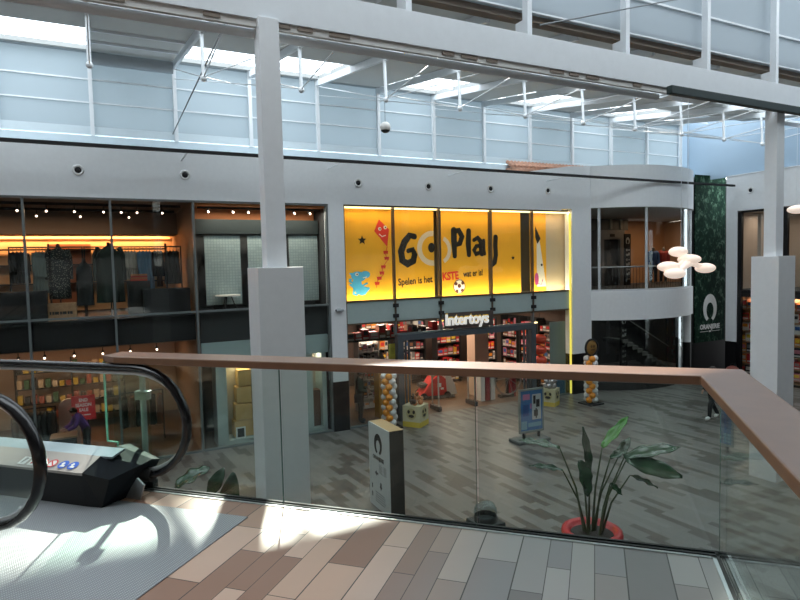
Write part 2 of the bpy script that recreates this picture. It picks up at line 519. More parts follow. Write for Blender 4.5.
# balcony rail behind the glass
br_ = thing('balcony_railing', 'dark balcony railing curving behind the bay window glass', 'railing', FM, (0, 0, 0.42))
_p = [(*bay_pt(BA0 + (BA1 - BA0) * i / 30, BR - 0.36), 0.98) for i in range(31)]
obj('top_rail', M().tube(_p, 0.03, 8), mat('rail_grey', (0.35, 0.36, 0.37), 0.35, 0.5), parent=br_)
for i in range(0, 46):
    a = BA0 + (BA1 - BA0) * (i + 0.5) / 46
    x, y = bay_pt(a, BR - 0.36)
    obj('baluster', M().cyl((x, y, 0), (x, y, 0.98), 0.009, 6), DARK, parent=br_)
# lower glass under the bay
lw = obj('window_2', bay_band(G + 0.30, G + 0.36, BR - 0.28, BR - 0.36), DARK, frame=FM); struct(lw)
obj('pane', bay_band(G + 0.36, -0.67, BR - 0.31, BR - 0.325), glass('smoked_glass', (0.55, 0.58, 0.58), 1.4), parent=lw)
# lobby shell behind the bay, both storeys
lob_d = mat('lobby_dark', (0.05, 0.047, 0.045), 0.7)
struct(obj('wall_back', M().box(10.2, 17.55, 5.0, 5.2, 0.42, 3.75), lob_d, frame=FM))
lobo = mat('lobby_orange', (0.50, 0.30, 0.17), 0.7)
struct(obj('wall_right', M().box(17.5, 22, 5.6, 5.8, 0.42, 3.75).box(21.8, 22, 0.5, 5.8, 0.42, 3.75), lobo, frame=FM))
struct(obj('wall_left', M().box(10.1, 10.25, 0.4, 6.5, G, 3.75), lob_d, frame=FM))
struct(obj('wall_back', M().box(10.2, 22, 4.4, 4.6, G, 0.1), BLACKM, frame=FM))
struct(obj('wall_right', M().box(18.85, 19.0, 0.1, 4.5, G, 0.1), BLACKM, frame=FM))
struct(obj('floor', M().box(10.1, 22.2, 0.35, 8, G - 0.2, G), fl, frame=FM))
struct(obj('wall_front', M().box(19.0, 22.3, 0.02, 0.3, G, 5.2), DARK, frame=FM))
struct(obj('ceiling', M().box(16.2, 22.3, 0.02, 6, 5.1, 5.2), WHITE, frame=FM))
# green leaf banner wall: plain dark wall behind, dark plinth below
struct(obj('wall_front', M().box(16.3, 19.3, 0.02, 0.3, -2.05, 5.2), BLACKM, frame=FM))
struct(obj('wall_front', M().box(16.0, 19.3, 0.0, 0.3, G, -2.05), BLACK, frame=FM))

# right-hand wall, square to the shop fronts
RS = 17.6
struct(obj('wall_right', M().box(RS, RS + 0.35, -16, -0.9, 3.62, 5.12), WHITE, frame=FM))
struct(obj('column', M().box(RS, RS + 0.4, -1.38, -0.9, -1.93, 3.62), WHITE, frame=FM))
struct(obj('baseboard_right', M().box(RS - 0.01, RS + 0.4, -1.4, -0.9, G, -1.93), BLACK, frame=FM))

def shop_window(n, s0, s1, zs, panes=True, head=0.05, mull=0.055, frame=FM, t0=0.05, mt=ALU, skip=(), sill=0.0):
    """frame from mullion to mullion (left mullion belongs to it) with horizontal bars at zs; one pane per field"""
    m = M()
    m.box(s0 - mull / 2, s0 + mull / 2, t0, t0 + 0.14, zs[0], zs[-1])
    for z in zs: m.box(s0 + mull / 2, s1 - mull / 2, t0, t0 + 0.12, z - head / 2, z + head / 2)
    o = struct(obj('window_%d' % n, m, mt, frame=frame))
    for i in range(len(zs) - 1):
        if i in skip: continue
        obj('pane', M().box(s0 + mull / 2, s1 - mull / 2, t0 + 0.055, t0 + 0.067, zs[i] + head / 2, zs[i + 1] - head / 2), GLSHOP, parent=o)
    return o
LS = [-14.1, -12.1, -10.12, -8.1, -6.15, -4.08, -2.08, -0.13]
for i in range(len(LS) - 1):
    shop_window(3 + i, LS[i], LS[i + 1], [G + 0.03, 0.5, 3.58])
struct(obj('trim_3', M().box(-0.19, -0.13, 0.04, 0.2, G, 3.6).box(-14, -0.13, 0.02, 0.2, 3.55, 3.6), ALU, frame=FM))
TS = [0.39, 2.13, 3.86, 6.0, 7.86, 9.68]
for i in range(5):
    o = shop_window(10 + i, TS[i], TS[i + 1], [-0.17, 0.55, 3.58], skip=(0,), mt=mat('bronze_mullion', (0.10, 0.075, 0.05), 0.45, 0.2))
    obj('spandrel', M().box(TS[i] + 0.03, TS[i + 1] - 0.03, 0.08, 0.11, -0.15, 0.53), FROST, parent=o)
    for zz in (0.36, 0.02):
        if i: obj('bracket', M().box(TS[i] - 0.09, TS[i] + 0.09, 0.0, 0.1, zz - 0.06, zz + 0.06), BLACKM, parent=o)
# lower toy-shop front: side lights and the door frame
DOORZ = -0.80
SLATE = mat('door_frame_slate', (0.075, 0.09, 0.105), 0.45, 0.2)
df = struct(obj('door_1', M().box(2.16, 2.38, 0.02, 0.24, G, DOORZ).box(7.72, 7.94, 0.02, 0.24, G, DOORZ).box(2.16, 7.94, 0.02, 0.24, DOORZ - 0.02, DOORZ + 0.17), SLATE, frame=FM))
for s in (2.5, 2.62, 7.45, 7.6):
    obj('door_leaf', M().box(s - 0.03, s + 0.03, 0.1, 0.16, G + 0.02, DOORZ - 0.02), SLATE, parent=df)
for n, (a, b, z0) in enumerate([(0.39, 2.13, G + 0.03), (2.13, 3.86, DOORZ + 0.2), (3.86, 6.0, DOORZ + 0.2), (6.0, 7.86, DOORZ + 0.2), (7.86, 9.66, G + 0.03)]):
    shop_window(15 + n, a, b, [z0, -0.17], t0=0.06)

# shells of the two-storey clothing shop, the display bay and the toy shop
brown = mat('shop_ceiling_brown', (0.20, 0.145, 0.11), 0.8)
warmw = mat('shop_wall_warm', (0.55, 0.36, 0.20), 0.75)
beige = mat('shop_wall_beige', (0.46, 0.33, 0.24), 0.75)
oak = mat('shop_oak', (0.33, 0.20, 0.115), 0.5, 0, 0.15, 5)
struct(obj('ceiling', M().box(-14.3, -4.1, 0.36, 8, 3.56, 3.7), brown, frame=FM))
struct(obj('wall_back', M().box(-14.3, -4.1, 5.2, 5.4, 0.0, 3.56), warmw, frame=FM))
struct(obj('ceiling', M().box(-14.3, -4.1, 3.6, 4.75, 2.86, 3.56), brown, frame=FM))
struct(obj('wall_right', M().box(-4.12, -4.02, 0.2, 8, G, 3.56), mat('partition_brown', (0.26, 0.17, 0.11), 0.7), frame=FM))
struct(obj('wall_left', M().box(-14.4, -14.2, 0.2, 8, G, 3.56), warmw, frame=FM))
struct(obj('floor', M().box(-14.3, -4.1, 0.25, 8, -0.30, 0.42), BLACKM, frame=FM))
struct(obj('wall_back', M().box(-14.3, -4.1, 6.0, 6.2, G, -0.3), beige, frame=FM))
struct(obj('floor', M().box(-14.3, 10.1, 0.35, 8, G - 0.2, G), planks('shop_floor_wood', [(0.135, 0.070, 0.038), (0.115, 0.06, 0.032), (0.155, 0.082, 0.045), (0.125, 0.066, 0.035)], 1.1, 0.16, 0, 0.35, 0.003, (0.06, 0.04, 0.025)), frame=FM))
# display bay between clothing and toys
pale = mat('display_pale', (0.45, 0.52, 0.50), 0.6)
struct(obj('wall_back', M().box(-4.0, -0.14, 2.2, 2.3, G, 3.56), mat('display_back', (0.13, 0.14, 0.14), 0.8), frame=FM))
struct(obj('trim_9', M().box(-3.95, -0.2, 1.2, 1.3, 3.1, 3.5), mat('display_orange', (0.55, 0.2, 0.07), 0.7), frame=FM))
struct(obj('ceiling', M().box(-4.0, -0.14, 0.25, 2.3, 3.5, 3.6), mat('display_ceiling_orange', (0.5, 0.19, 0.06), 0.7), frame=FM))
struct(obj('floor', M().box(-4.0, -0.14, 0.25, 2.3, 0.0, 0.46).box(-4.0, -0.14, 0.25, 2.3, -0.45, 0.0), DARK, frame=FM))
struct(obj('wall_right', M().box(-0.16, 0.36, 0.42, 8, G, 3.56), DARK, frame=FM))
# toy shop
struct(obj('ceiling', M().box(0.36, 10.1, 0.26, 6.6, -0.22, 0.1), DARK, frame=FM))
struct(obj('wall_back', M().box(0.36, 10.1, 6.4, 6.6, G, -0.2), mat('toy_wall', (0.13, 0.09, 0.075), 0.8), frame=FM))
struct(obj('wall_right', M().box(9.96, 10.08, 0.4, 6.5, G, 3.6), mat('toy_partition', (0.16, 0.11, 0.09), 0.8), frame=FM))
struct(obj('wall_back', M().box(0.36, 9.96, 1.3, 1.4, 0.1, 3.6), mat('display_dark_back', (0.22, 0.2, 0.17), 0.8), frame=FM))
struct(obj('ceiling', M().box(0.36, 9.96, 0.2, 1.4, 3.6, 3.7), mat('display_ceiling_dark', (0.2, 0.19, 0.17), 0.8), frame=FM))
# right-hand shop shell
struct(obj('wall_back', M().box(21.0, 21.2, -16, -0.9, G, 3.62), mat('right_shop_beige', (0.36, 0.29, 0.24), 0.8), frame=FM))
struct(obj('ceiling', M().box(RS + 0.05, 21.2, -16, -0.9, 3.6, 3.7), mat('right_ceiling', (0.30, 0.26, 0.22), 0.8), frame=FM))
struct(obj('floor', M().box(RS + 0.1, 21.2, -16, -0.9, 0.0, 0.3), BLACKM, frame=FM))
struct(obj('floor', M().box(RS + 0.02, 21.2, -16, -0.9, G - 0.2, G + 0.005), oak, frame=FM))
struct(obj('wall_left', M().box(RS + 0.05, 21.2, -1.0, -0.9, G, 3.62), mat('right_shop_side', (0.40, 0.31, 0.25), 0.8), frame=FM))
MR = FM @ Matrix.Translation((RS, 0, 0)) @ Matrix.Rotation(radians(-90), 4, 'Z')     # x runs towards the viewer along the right wall
for i, (a, b) in enumerate([(1.46, 3.32), (3.32, 5.3), (5.3, 7.3), (7.3, 9.3), (9.3, 11.3)]):
    shop_window(20 + i, a, b, [G + 0.05, 0.22, 3.58], frame=MR, mull=0.17, head=0.10, mt=BLACK)
    
# clerestory above the fascia: ledge, edge beam, sheeting, posts
struct(obj('trim_4', M().box(-16, RS + 1, 0.0, 1.3, 4.90, 4.96), WHITE, frame=FM))
struct(obj('beam', M().box(-16, 17.2, 0.93, 1.2, 5.00, 5.36), mat('edge_beam_blue', (0.52, 0.62, 0.68), 0.5), frame=FM))
struct(obj('beam', M().box(-16, 17.2, 0.98, 1.12, 5.40, 5.62), mat('sill_beam', (0.55, 0.64, 0.69), 0.5), frame=FM))
PST = [-15.02 + 2.14 * i for i in range(16)]
for i in range(len(PST) - 1):
    a, b = PST[i], PST[i + 1]
    w = struct(obj('wall_front', M().box(a, b, 1.08, 1.11, 5.62, 7.62), PANEL, frame=FM))
    for z in (6.27, 6.89):
        obj('trim', M().box(a, b, 1.03, 1.08, z - 0.018, z + 0.018), STEELW, parent=w)
for s in PST:
    struct(obj('column', M().box(s - 0.05, s + 0.05, 0.9, 1.02, 5.36, 7.62), STEELW, frame=FM))
struct(obj('beam', M().box(-16, 17.2, 0.95, 1.1, 7.6, 7.72), GREYW, frame=FM))
# side clerestory above the right-hand wall
struct(obj('wall_right', M().box(RS + 0.1, RS + 0.2, -17, 1.1, 5.12, 9.0), translucent('side_clerestory', (0.37, 0.455, 0.53), 0.45), frame=FM))
struct(obj('wall_front', M().box(17.05, RS + 0.2, 1.08, 1.14, 4.9, 9.0), MATS['side_clerestory'], frame=FM))
struct(obj('wall_front', M().box(-16, RS + 0.2, 1.16, 1.22, 7.62, 9.3), DARK, frame=FM)) if False else None
struct(obj('trim_5', M().box(RS - 0.02, RS + 0.25, -16, -0.9, 5.10, 5.14), WHITE, frame=FM))
# brown roof tiles showing beyond the ledge
rt = mat('clay_roof_tile', (0.46, 0.25, 0.17), 0.7, 0, 0.3, 10)
_t = M()
for i in range(26):
    s = 7.4 + i * 0.17
    _t.cyl((s, 0.5, 5.22), (s, 0.92, 5.46), 0.075, 8)
struct(obj('trim_6', _t.box(7.3, 11.8, 0.45, 0.9, 4.96, 5.2), rt, frame=FM))

# atrium roof: sloping deck from the main beam up to the clerestory; skylight rows next to the clerestory
def rz_(t): return 6.17 + (t + 8.5) * (7.62 - 6.17) / 9.5
RB = 0.12
def deck(a, b, t0, t1, mi=0, mt=ROOFUNDER, name='ceiling'):
    m = M(); z0, z1 = rz_(t0), rz_(t1)
    m.add([(a, t0, z0), (b, t0, z0), (b, t1, z1), (a, t1, z1), (a, t0, z0 + RB), (b, t0, z0 + RB), (b, t1, z1 + RB), (a, t1, z1 + RB)],
          [(0, 3, 2, 1), (4, 5, 6, 7), (0, 1, 5, 4), (2, 3, 7, 6), (0, 4, 7, 3), (1, 2, 6, 5)])
    return struct(obj(name, m, mt, frame=FM))
SKY = {0: 1, 2: 1, 3: 1, 5: 1, 6: 1, 7: 2, 8: 1, 9: 2, 10: 1, 11: 2, 12: 1, 13: 2, 14: 1}  # sky bays; one opened and one edge moved to shape the sun patch
for i in range(len(PST) - 1):  # unseen gap left mid-deck in every bay, added to light the facade
    a, b = PST[i], PST[i + 1]
    k = SKY.get(i, 0)
    if k == 0:
        deck(a, b, -8.5, -6.05); deck(a, b, -4.2, 1.15)
        for t in (-4.0, -2.0, -0.6):
            struct(obj('beam', M().box(a + 0.05, b - 0.05, t - 0.03, t + 0.03, rz_(t) - 0.07, rz_(t)), STEELW, frame=FM))
        struct(obj('beam', M().cyl((a + 0.05, 0.72, rz_(0.7) - 0.22), (b - 0.05, 0.72, rz_(0.7) - 0.22), 0.16, 12), GREYW, frame=FM))
    elif k == 1:
        deck(a, b, -8.5, -6.05); e_ = -1.6 if i == 5 else -1.98
        deck(a, b, -4.2, e_)
        for t in (e_ + 0.03, -0.35):
            deck(a, b, t - 0.025, t + 0.025, mt=STEELW, name='beam')
        deck(a, b, 0.75, 1.15)
    else:
        deck(a, b, -8.5, -6.05); deck(a, b, -3.9, 1.15)
struct(obj('ceiling', M().box(-20, -15.2, -8.5, 1.2, 6.9, 7.1), ROOFUNDER, frame=FM))

# main white beam on its two pillars, plate and pipe along its foot
struct(obj('beam', M().box(-16, RS, -9.06, -8.95, 5.05, 5.56), STEELW, frame=FM, bevel=0.004))
struct(obj('beam', M().cyl((-16, -8.83, 4.925), (3.7, -8.83, 4.925), 0.065, 14), STEELW, frame=FM))
struct(obj('trim_7', M().box(-16, RS, -9.03, -8.96, 4.95, 5.05), mat('beam_plate', (0.60, 0.60, 0.58), 0.6), frame=FM))
for k, s in enumerate((-7.5, -6.2, -5.0, -4.1, -3.72, -3.2, -1.35, -0.95, -0.5, 0.9, 1.3, 1.75, 2.9, 4.4, 5.2)):
    struct(obj('trim_8', M().box(s - 0.11 - 0.05 * (k % 2), s + 0.11 + 0.05 * (k % 2), -9.045, -9.03, 4.985, 5.04).xf(Matrix.Translation((0, -0.0, 0))), SOFFIT, frame=FM))
for s in (-4.27, 7.35):
    o = struct(obj('column', M().box(s - 0.14, s + 0.14, -9.14, -8.86, 1.6, 5.06), WHITE, frame=FM, bevel=0.006))
    obj('casing', M().box(s - 0.315, s + 0.315, -9.315, -8.685, G, 1.67), mat('pillar_casing', (0.66, 0.68, 0.69), 0.5), parent=o, bevel=0.006)
    
# near upper wall standing on the main beam
for i in range(-6, 8):
    a = -1.95 + 2.4 * i; b = a + 2.4
    if b > RS: b = RS
    if a < -16: a = -16
    w = struct(obj('wall_back', M().box(a, b, -8.55, -8.50, 6.17, 9.2), PANEL2, frame=FM))
    obj('trim', M().box(a, b, -8.60, -8.55, 6.88, 6.92), STEELW, parent=w)
    obj('trim', M().box(a, b, -8.60, -8.55, 6.17, 6.20), STEELW, parent=w)
    struct(obj('column', M().box(a - 0.05, a + 0.05, -8.86, -8.72, 5.56, 9.2).box(a - 0.1, a + 0.1, -8.9, -8.7, 5.56, 5.6).box(a - 0.03, a + 0.03, -8.72, -8.5, 5.75, 5.95), STEELW, frame=FM))
# brown underside behind the gap
struct(obj('beam', M().box(-16, RS, -8.5, -8.3, 6.05, 6.17), SOFFIT, frame=FM))

# shell on the viewer's side: roof with an unseen gap sized for its light, back wall, left wall
for (t0, t1) in ((-9.4, -8.5), (-24, -13.1)):
    struct(obj('ceiling', M().box(-16, RS + 0.2, t0, t1, 9.2, 9.35), ROOFUNDER, frame=FM))
for s in (-14, -10.5, -7, -3.5, 0, 3.5, 7, 10.5, 14):
    struct(obj('beam', M().box(s - 0.08, s + 0.08, -24, -8.5, 8.9, 9.2), STEELW, frame=FM))
gw = mat('gallery_wall', (0.09, 0.09, 0.095), 0.7)
struct(obj('wall_back', M().box(-16, RS, -24.2, -24, G, 9.3), gw, frame=FM))
struct(obj('wall_left', M().box(-16.2, -16, -24, 1.2, G, 9.3), gw, frame=FM))
struct(obj('wall_right', M().box(RS, RS + 0.3, -24, -16, G, 9.3).box(RS, RS + 0.3, -16, -11.35, G, 3.62), gw, frame=FM))

# ================================================================ GALLERY: balustrade, handrail, escalator
bal = thing('balustrade', 'glass balustrade along the front edge of the gallery, three clear panels', 'balustrade', BM, (0, 0, 0))
def gpanel(a, b, p):
    m = M().box(a + 0.008, b - 0.008, -0.009, 0.009, -0.25, 0.976)
    o = obj('glass_panel', m, GLGREEN, parent=p)
    obj('edge', M().box(b - 0.008, b - 0.0065, -0.009, 0.009, 0.0, 0.975), GLEDGE, parent=o)
    return o
for a, b in ((-4.2, -2.73), (-2.73, -1.36), (-1.36, 0.0)): gpanel(a, b, bal)
obj('base_channel', M().box(-4.2, 0.02, -0.03, -0.012, -0.05, 0.012).box(-4.2, 0.02, 0.012, 0.03, -0.3, 0.012), BLACKM, parent=bal)
obj('base_trim', M().box(-4.2, -0.03, -0.05, -0.03, 0.0, 0.006), STEEL, parent=bal)
MS = BM @ Matrix.Rotation(radians(-90), 4, 'Z')          # x runs back towards the viewer along the side edge
bal2 = thing('balustrade', 'glass balustrade along the right side of the gallery, running towards the viewer', 'balustrade', MS, (0, 0, 0))
for a, b in ((0.0, 1.4), (1.4, 2.8), (2.8, 4.2), (4.2, 5.6)): gpanel(a, b, bal2)
obj('base_channel', M().box(-0.02, 5.6, -0.03, -0.012, -0.05, 0.012).box(-0.02, 5.6, 0.012, 0.03, -0.3, 0.012), BLACKM, parent=bal2)
obj('base_trim', M().box(0.03, 5.6, -0.05, -0.03, 0.0, 0.006), STEEL, parent=bal2)
hr = M()
w = 0.125
hr.prism([(-4.2, -w + 0.05), (-4.05, -w), (-w, -w), (-w, -6), (w, -6), (w, w), (-4.2, w)], 0.976, 1.028, 'z')
tag(obj('handrail', hr, WOOD, frame=BM, bevel=0.008), 'wide wooden handrail on the glass balustrade, turning the corner', 'handrail')
# steel post with clamp beside the escalator
sp = thing('clamp_post', 'slim steel post with a glass clamp beside the escalator end', 'post', BM, (-4.0, 0.10, 0.0))
obj('post', M().cyl((0, 0, 0), (0, 0, 0.985), 0.022, 12).cyl((0, 0, 0), (0, 0, 0.02), 0.05, 12), STEEL, parent=sp)
obj('clamp', M().box(-0.055, 0.055, -0.03, 0.03, 0.66, 0.73).cyl((-0.03, -0.035, 0.695), (-0.03, -0.03, 0.695), 0.015, 10).cyl((0.03, -0.035, 0.695), (0.03, -0.03, 0.695), 0.015, 10), mat('clamp_grey', (0.5, 0.5, 0.46), 0.3, 0.6), parent=sp, bevel=0.004)
ng = thing('guard_panel', 'small notched guard glass with a bright green edge beside the escalator', 'glass panel', BM, (-4.3, 0.03, 0))
obj('glass_panel', M().prism([(0, 0.33), (0.10, 0.33), (0.10, 0.05), (0.42, 0.05), (0.42, 0.96), (0, 0.96)], -0.006, 0.006, 'y'), GL, parent=ng)
obj('edge', M().box(-0.004, 0.004, -0.007, 0.007, 0.33, 0.96).box(0, 0.10, -0.007, 0.007, 0.326, 0.334).box(0.096, 0.104, -0.007, 0.007, 0.05, 0.33), emit('lit_green_edge', (0.22, 0.62, 0.45), 0.0), parent=ng)
obj('foot', M().box(0.08, 0.44, -0.03, 0.03, -0.0, 0.06), BLACKM, parent=ng)

# escalator
es = thing('escalator', 'escalator landing with black rubber handrails and clear glass sides', 'escalator', BM, (0, 0, 0))
def esc_path(xe, r=0.405, zc=0.545):
    pts = [(xe - 0.78, 0.17), (xe - 0.62, 0.165)]
    for i in range(15):
        a = -pi / 2 + pi * i / 14
        pts.append((xe - 0.44 + 0.44 * cos(a) - 0.0, zc + r * sin(a)))
    pts += [(xe - 0.8, zc + r), (xe - 1.4, zc + r), (-5.9, zc + r), (-6.4, zc + r - 0.05), (-6.9, zc + r - 0.28), (-9.5, zc + r - 1.78)]
    return pts
for yy, xe in ((-0.10, -3.44), (-1.06, -3.70)):
    pts = esc_path(xe)
    P3 = [(x, yy, z) for x, z in pts]
    obj('handrail', M().tube(P3, 0.042, 12, r_y=0.026, side=(0, 1, 0)), RUBBER, parent=es)
    inner = esc_path(xe, 0.355)
    gp = [(x - 0.035, z) for x, z in inner[1:]]
    poly = gp[:-1] + [(-9.5, -1.3), (-9.5, -2.0), (-6.6, -0.25), (-6.0, 0.15)]
    obj('side_glass', M().prism(poly, yy - 0.005, yy + 0.005, 'y'), GL, parent=es)
    obj('handrail_guide', M().tube([(x - 0.0, yy, z) for x, z in esc_path(xe, 0.365)[1:-3]], 0.018, 6), STEEL, parent=es)
deckm = mat('deck_beige', (0.40, 0.355, 0.33), 0.45, 0.2)
deckg = mat('deck_bluegrey', (0.33, 0.38, 0.42), 0.3, 0.5)
nose = mat('deck_nose', (0.014, 0.018, 0.022), 0.7, spec=0.12)
XA, XL = -4.08, -6.3
def strip(prof, x0, x1, mt, name, parent=es):
    return obj(name, M().prism(prof, x0, x1, 'x'), mt, parent=parent)
strip([(-0.13, 0.345), (-0.13, 0.33), (-0.26, 0.305), (-0.26, 0.32)], XL, XA + 0.10, deckg, 'deck_plate')
dk = strip([(-0.26, 0.32), (-0.26, 0.30), (-0.43, 0.232), (-0.43, 0.25)], XL, XA, deckm, 'inner_deck')
strip([(-0.09, 0.33), (-0.41, 0.23), (-0.41, 0.0), (-0.09, 0.0)], XL, XA, BLACK, 'skirt')
nz_ = M()
a = [(XA, -0.09, 0.345), (XA, -0.26, 0.318), (XA, -0.43, 0.25), (XA, -0.41, 0.0), (XA, 0.02, 0.0), (XA, 0.02, 0.33)]
b = [(-3.78, -0.08, 0.265), (-3.80, -0.17, 0.25), (-3.90, -0.37, 0.20), (-3.95, -0.40, 0.0), (-3.92, -0.02, 0.0), (-3.78, 0.0, 0.24)]
nz_.add(a + b, [(0, 1, 7, 6), (1, 2, 8, 7), (4, 5, 11, 10), (5, 0, 6, 11), (0, 5, 4, 3, 2, 1), (6, 7, 8, 9, 10, 11)])
nz_.add(a + b, [(2, 3, 9, 8), (3, 4, 10, 9)], 1)
obj('newel_nose', nz_, [nose, BLACK], parent=es)
obj('handrail_inlet', M().cyl((-3.95, -0.10, 0.165), (-3.76, -0.10, 0.15), 0.058, 14, r2=0.050), BLACKM, parent=es)
obj('inlet_bracket', M().prism([(-3.93, 0.0), (-3.80, 0.0), (-3.76, 0.11), (-3.82, 0.16), (-3.90, 0.05)], -0.20, -0.185, 'y'), STEEL, parent=es)
obj('stop_button', M().cyl((-4.5, -0.412, 0.12), (-4.5, -0.435, 0.12), 0.022, 14), mat('button_grey', (0.25, 0.25, 0.25), 0.4), parent=es)
# pictogram stickers on the deck, in the plane of the sloping deck
dpl = Matrix.Translation((0, -0.345, 0.2865)) @ Matrix.Rotation(radians(-68.2), 4, 'X')
stk = M()
sb = mat('sticker_blue', (0.01, 0.09, 0.50), 0.4); sr = mat('sticker_red', (0.62, 0.02, 0.03), 0.4); swm = mat('sticker_white', (0.72, 0.72, 0.70), 0.4)
def picto(x, kind):
    if kind == 'blue':
        disc(stk, x, 0, 0.062, 0.062, 0, 0, 0.002, 24)
        disc(stk, x - 0.01, 0.012, 0.02, 0.02, -0.002, 2, 0.001); stk.prism([(x - 0.03, -0.035), (x + 0.035, -0.035), (x + 0.035, -0.012), (x - 0.01, 0.0)], -0.003, -0.002, 'y', 2)
    elif kind == 'red':
        disc(stk, x, 0, 0.062, 0.062, 0, 2, 0.002, 24); ring(stk, x, 0, 0.062, 0.046, -0.002, 1, 0.001)
        stk.prism([(x - 0.045, 0.035), (x - 0.035, 0.045), (x + 0.045, -0.035), (x + 0.035, -0.045)], -0.003, -0.002, 'y', 1)
    else:
        stk.prism([(x - 0.05, -0.06), (x + 0.05, -0.06), (x + 0.05, 0.06), (x - 0.05, 0.06)], -0.002, 0, 'y', 2)
        stk.prism([(x - 0.02, -0.04), (x + 0.0, -0.04), (x + 0.03, 0.04), (x - 0.01, 0.05)], -0.004, -0.002, 'y', 1 if kind == 'wr' else 3)
picto(0.0, 'blue'); picto(-0.135, 'blue'); picto(-0.29, 'red'); picto(-0.43, 'red'); picto(-0.56, 'wr'); picto(-0.70, 'w')
stk.xf(dpl @ Matrix.Translation((-4.22, 0, -0.03)) @ Matrix.Scale(0.66, 4))
obj('sticker', stk, [sb, sr, swm, mat('sticker_grey', (0.3, 0.3, 0.3), 0.5)], parent=es)
obj('comb_plate', M().box(-5.9, -5.6, -0.95, -0.42, 0.0, 0.01), mat('comb_steel', (0.5, 0.5, 0.48), 0.4, 0.6), parent=es)
strip([(-1.10, 0.33), (-1.28, 0.24), (-1.28, 0.0), (-1.02, 0.0)], XL, -4.45, BLACK, 'skirt')
for i in range(3):
    obj('step', M().box(-6.3 - 0.4 * i, -5.9 - 0.4 * i, -0.93, -0.43, -0.02 - 0.06 * i * i, -0.005 - 0.06 * i * i), DARK, parent=es)

# ================================================================ ON THE FASCIA AND ROOF
for i, (s, z) in enumerate([(-6.84, 4.28), (-4.26, 4.28), (-1.72, 4.28), (0.89, 4.28), (3.43, 4.27), (5.95, 4.29), (8.55, 4.32)]):
    if i == 2: continue
    j = i if i < 2 else i - 1
    t = thing('fascia_spotlight', 'round chrome-rimmed black spotlight in the white fascia, %s from the left' % ORD[j], 'spotlight', FM, (s, 0, z), group='spotlights in the fascia')
    m = M().lathe([(0.075, 0.0), (0.135, 0.0), (0.14, 0.012), (0.13, 0.025), (0.10, 0.03), (0.08, 0.01), (0.075, -0.0)], 24); m.xf(Matrix.Rotation(radians(90), 4, 'X'))
    obj('rim', m, mat('spot_rim', (0.62, 0.63, 0.63), 0.4, 0.2), parent=t)
    m = M().lathe([(0.0, 0.016), (0.06, 0.014), (0.085, 0.004), (0.085, -0.02)], 20); m.xf(Matrix.Rotation(radians(90), 4, 'X'))
    obj('lens', m, BLACK, parent=t)
t = thing('fascia_spotlight', 'round black spotlight in the wall square to the shops, beside the pillar', 'spotlight', MR, (1.95, 0, 4.42), group='spotlights in the fascia')
for n_, mt_, pr_ in (('rim', MATS['spot_rim'], [(0.075, 0.0), (0.135, 0.0), (0.14, 0.012), (0.13, 0.025), (0.10, 0.03), (0.08, 0.01), (0.075, 0.0)]), ('lens', BLACK, [(0.0, 0.016), (0.06, 0.014), (0.085, 0.004), (0.085, -0.02)])):
    m = M().lathe(pr_, 22); m.xf(Matrix.Rotation(radians(90), 4, 'X')); obj(n_, m, mt_, parent=t)
dr = thing('roof_edge_rail', 'long black rail running along the top of the white fascia', 'rail', FM, (0, 0, 0))
obj('rail_tube', M().box(-16, 17.5, -1.36, -1.26, 4.64, 4.72), BLACKM, parent=dr)
for s in (-12.9, -8.6, -4.35, -0.1, 4.2, 8.5): obj('bracket', M().box(s, s + 0.03, -1.28, 0.0, 4.655, 4.685), STEELW, parent=dr)

# roof trusses: rafter, king post, tie rods
def truss(i, s):
    zt, zb = rz_(1.0) - 0.12, rz_(-8.3) - 0.12
    tr = thing('roof_truss', 'slanting white rafter with hanging king post and tie rods, %s from the left' % ORD[i], 'roof truss', FM, (s, 0, 0), group='trusses under the atrium roof')
    obj('rafter', M().obox((0, -8.3, zb), (0, 0.95, zt), 0.075, 0.18), STEELW, parent=tr)
    zr = rz_(-4) - 0.2
    obj('king_post', M().cyl((0, -4, zr), (0, -4.05, zr - 0.92), 0.04, 10).ell((0, -4.05, zr - 0.95), (0.07, 0.07, 0.07)), STEELW, parent=tr)
    for q in ((0, 0.9, zt - 0.10), (0, -8.3, zb - 0.05)):
        obj('tie_rod', M().cyl((0, -4.05, zr - 0.93), q, 0.014, 6), STEELW, parent=tr)
for i, k in enumerate(range(4, 15)): truss(i, PST[k])
for i, k in enumerate((5, 7, 9, 11, 12, 13)):
    a, b = PST[k], PST[k + 1]
    t = thing('bracing_rod', 'thin crossing bracing rods under the roof, %s set from the left' % ORD[i], 'bracing', FM, (0, 0, 0), group='bracing rods under the roof')
    z4 = rz_(-4) - 1.12
    for (s0, t0, z0, s1, t1, z1) in ((a, -4.05, z4, b, 0.86, rz_(0.9) - 0.5), (b, -4.05, z4, a, 0.86, rz_(0.9) - 0.5), (a, -4.05, z4, b, -8.2, rz_(-8.2) - 0.35)):
        obj('rod', M().cyl((s0, t0, z0), (s1, t1, z1), 0.010, 6), STEELW, parent=t)
tag(obj('bracing_cable', M().cyl((-4.43, 0.85, 5.55), (-4.2, -6.6, 6.2), 0.016, 6), mat('cable_grey', (0.2, 0.22, 0.23), 0.5), frame=FM), 'grey steel cable slanting from a wall post up to the pipe, left of the pillar', 'cable')
tag(obj('bracing_cable', M().cyl((0.6, -8.95, 5.8), (7.2, -8.95, 7.8), 0.014, 6), MATS['cable_grey'], frame=FM), 'thin grey cable slanting across the upper wall panels above the main beam', 'cable')
tag(obj('blind_cassette', M().box(3.55, RS, -9.3, -9.17, 4.86, 5.02), mat('cassette_green', (0.02, 0.035, 0.035), 0.5), frame=FM, bevel=0.01), 'long dark green blind cassette under the right half of the white beam', 'blind')
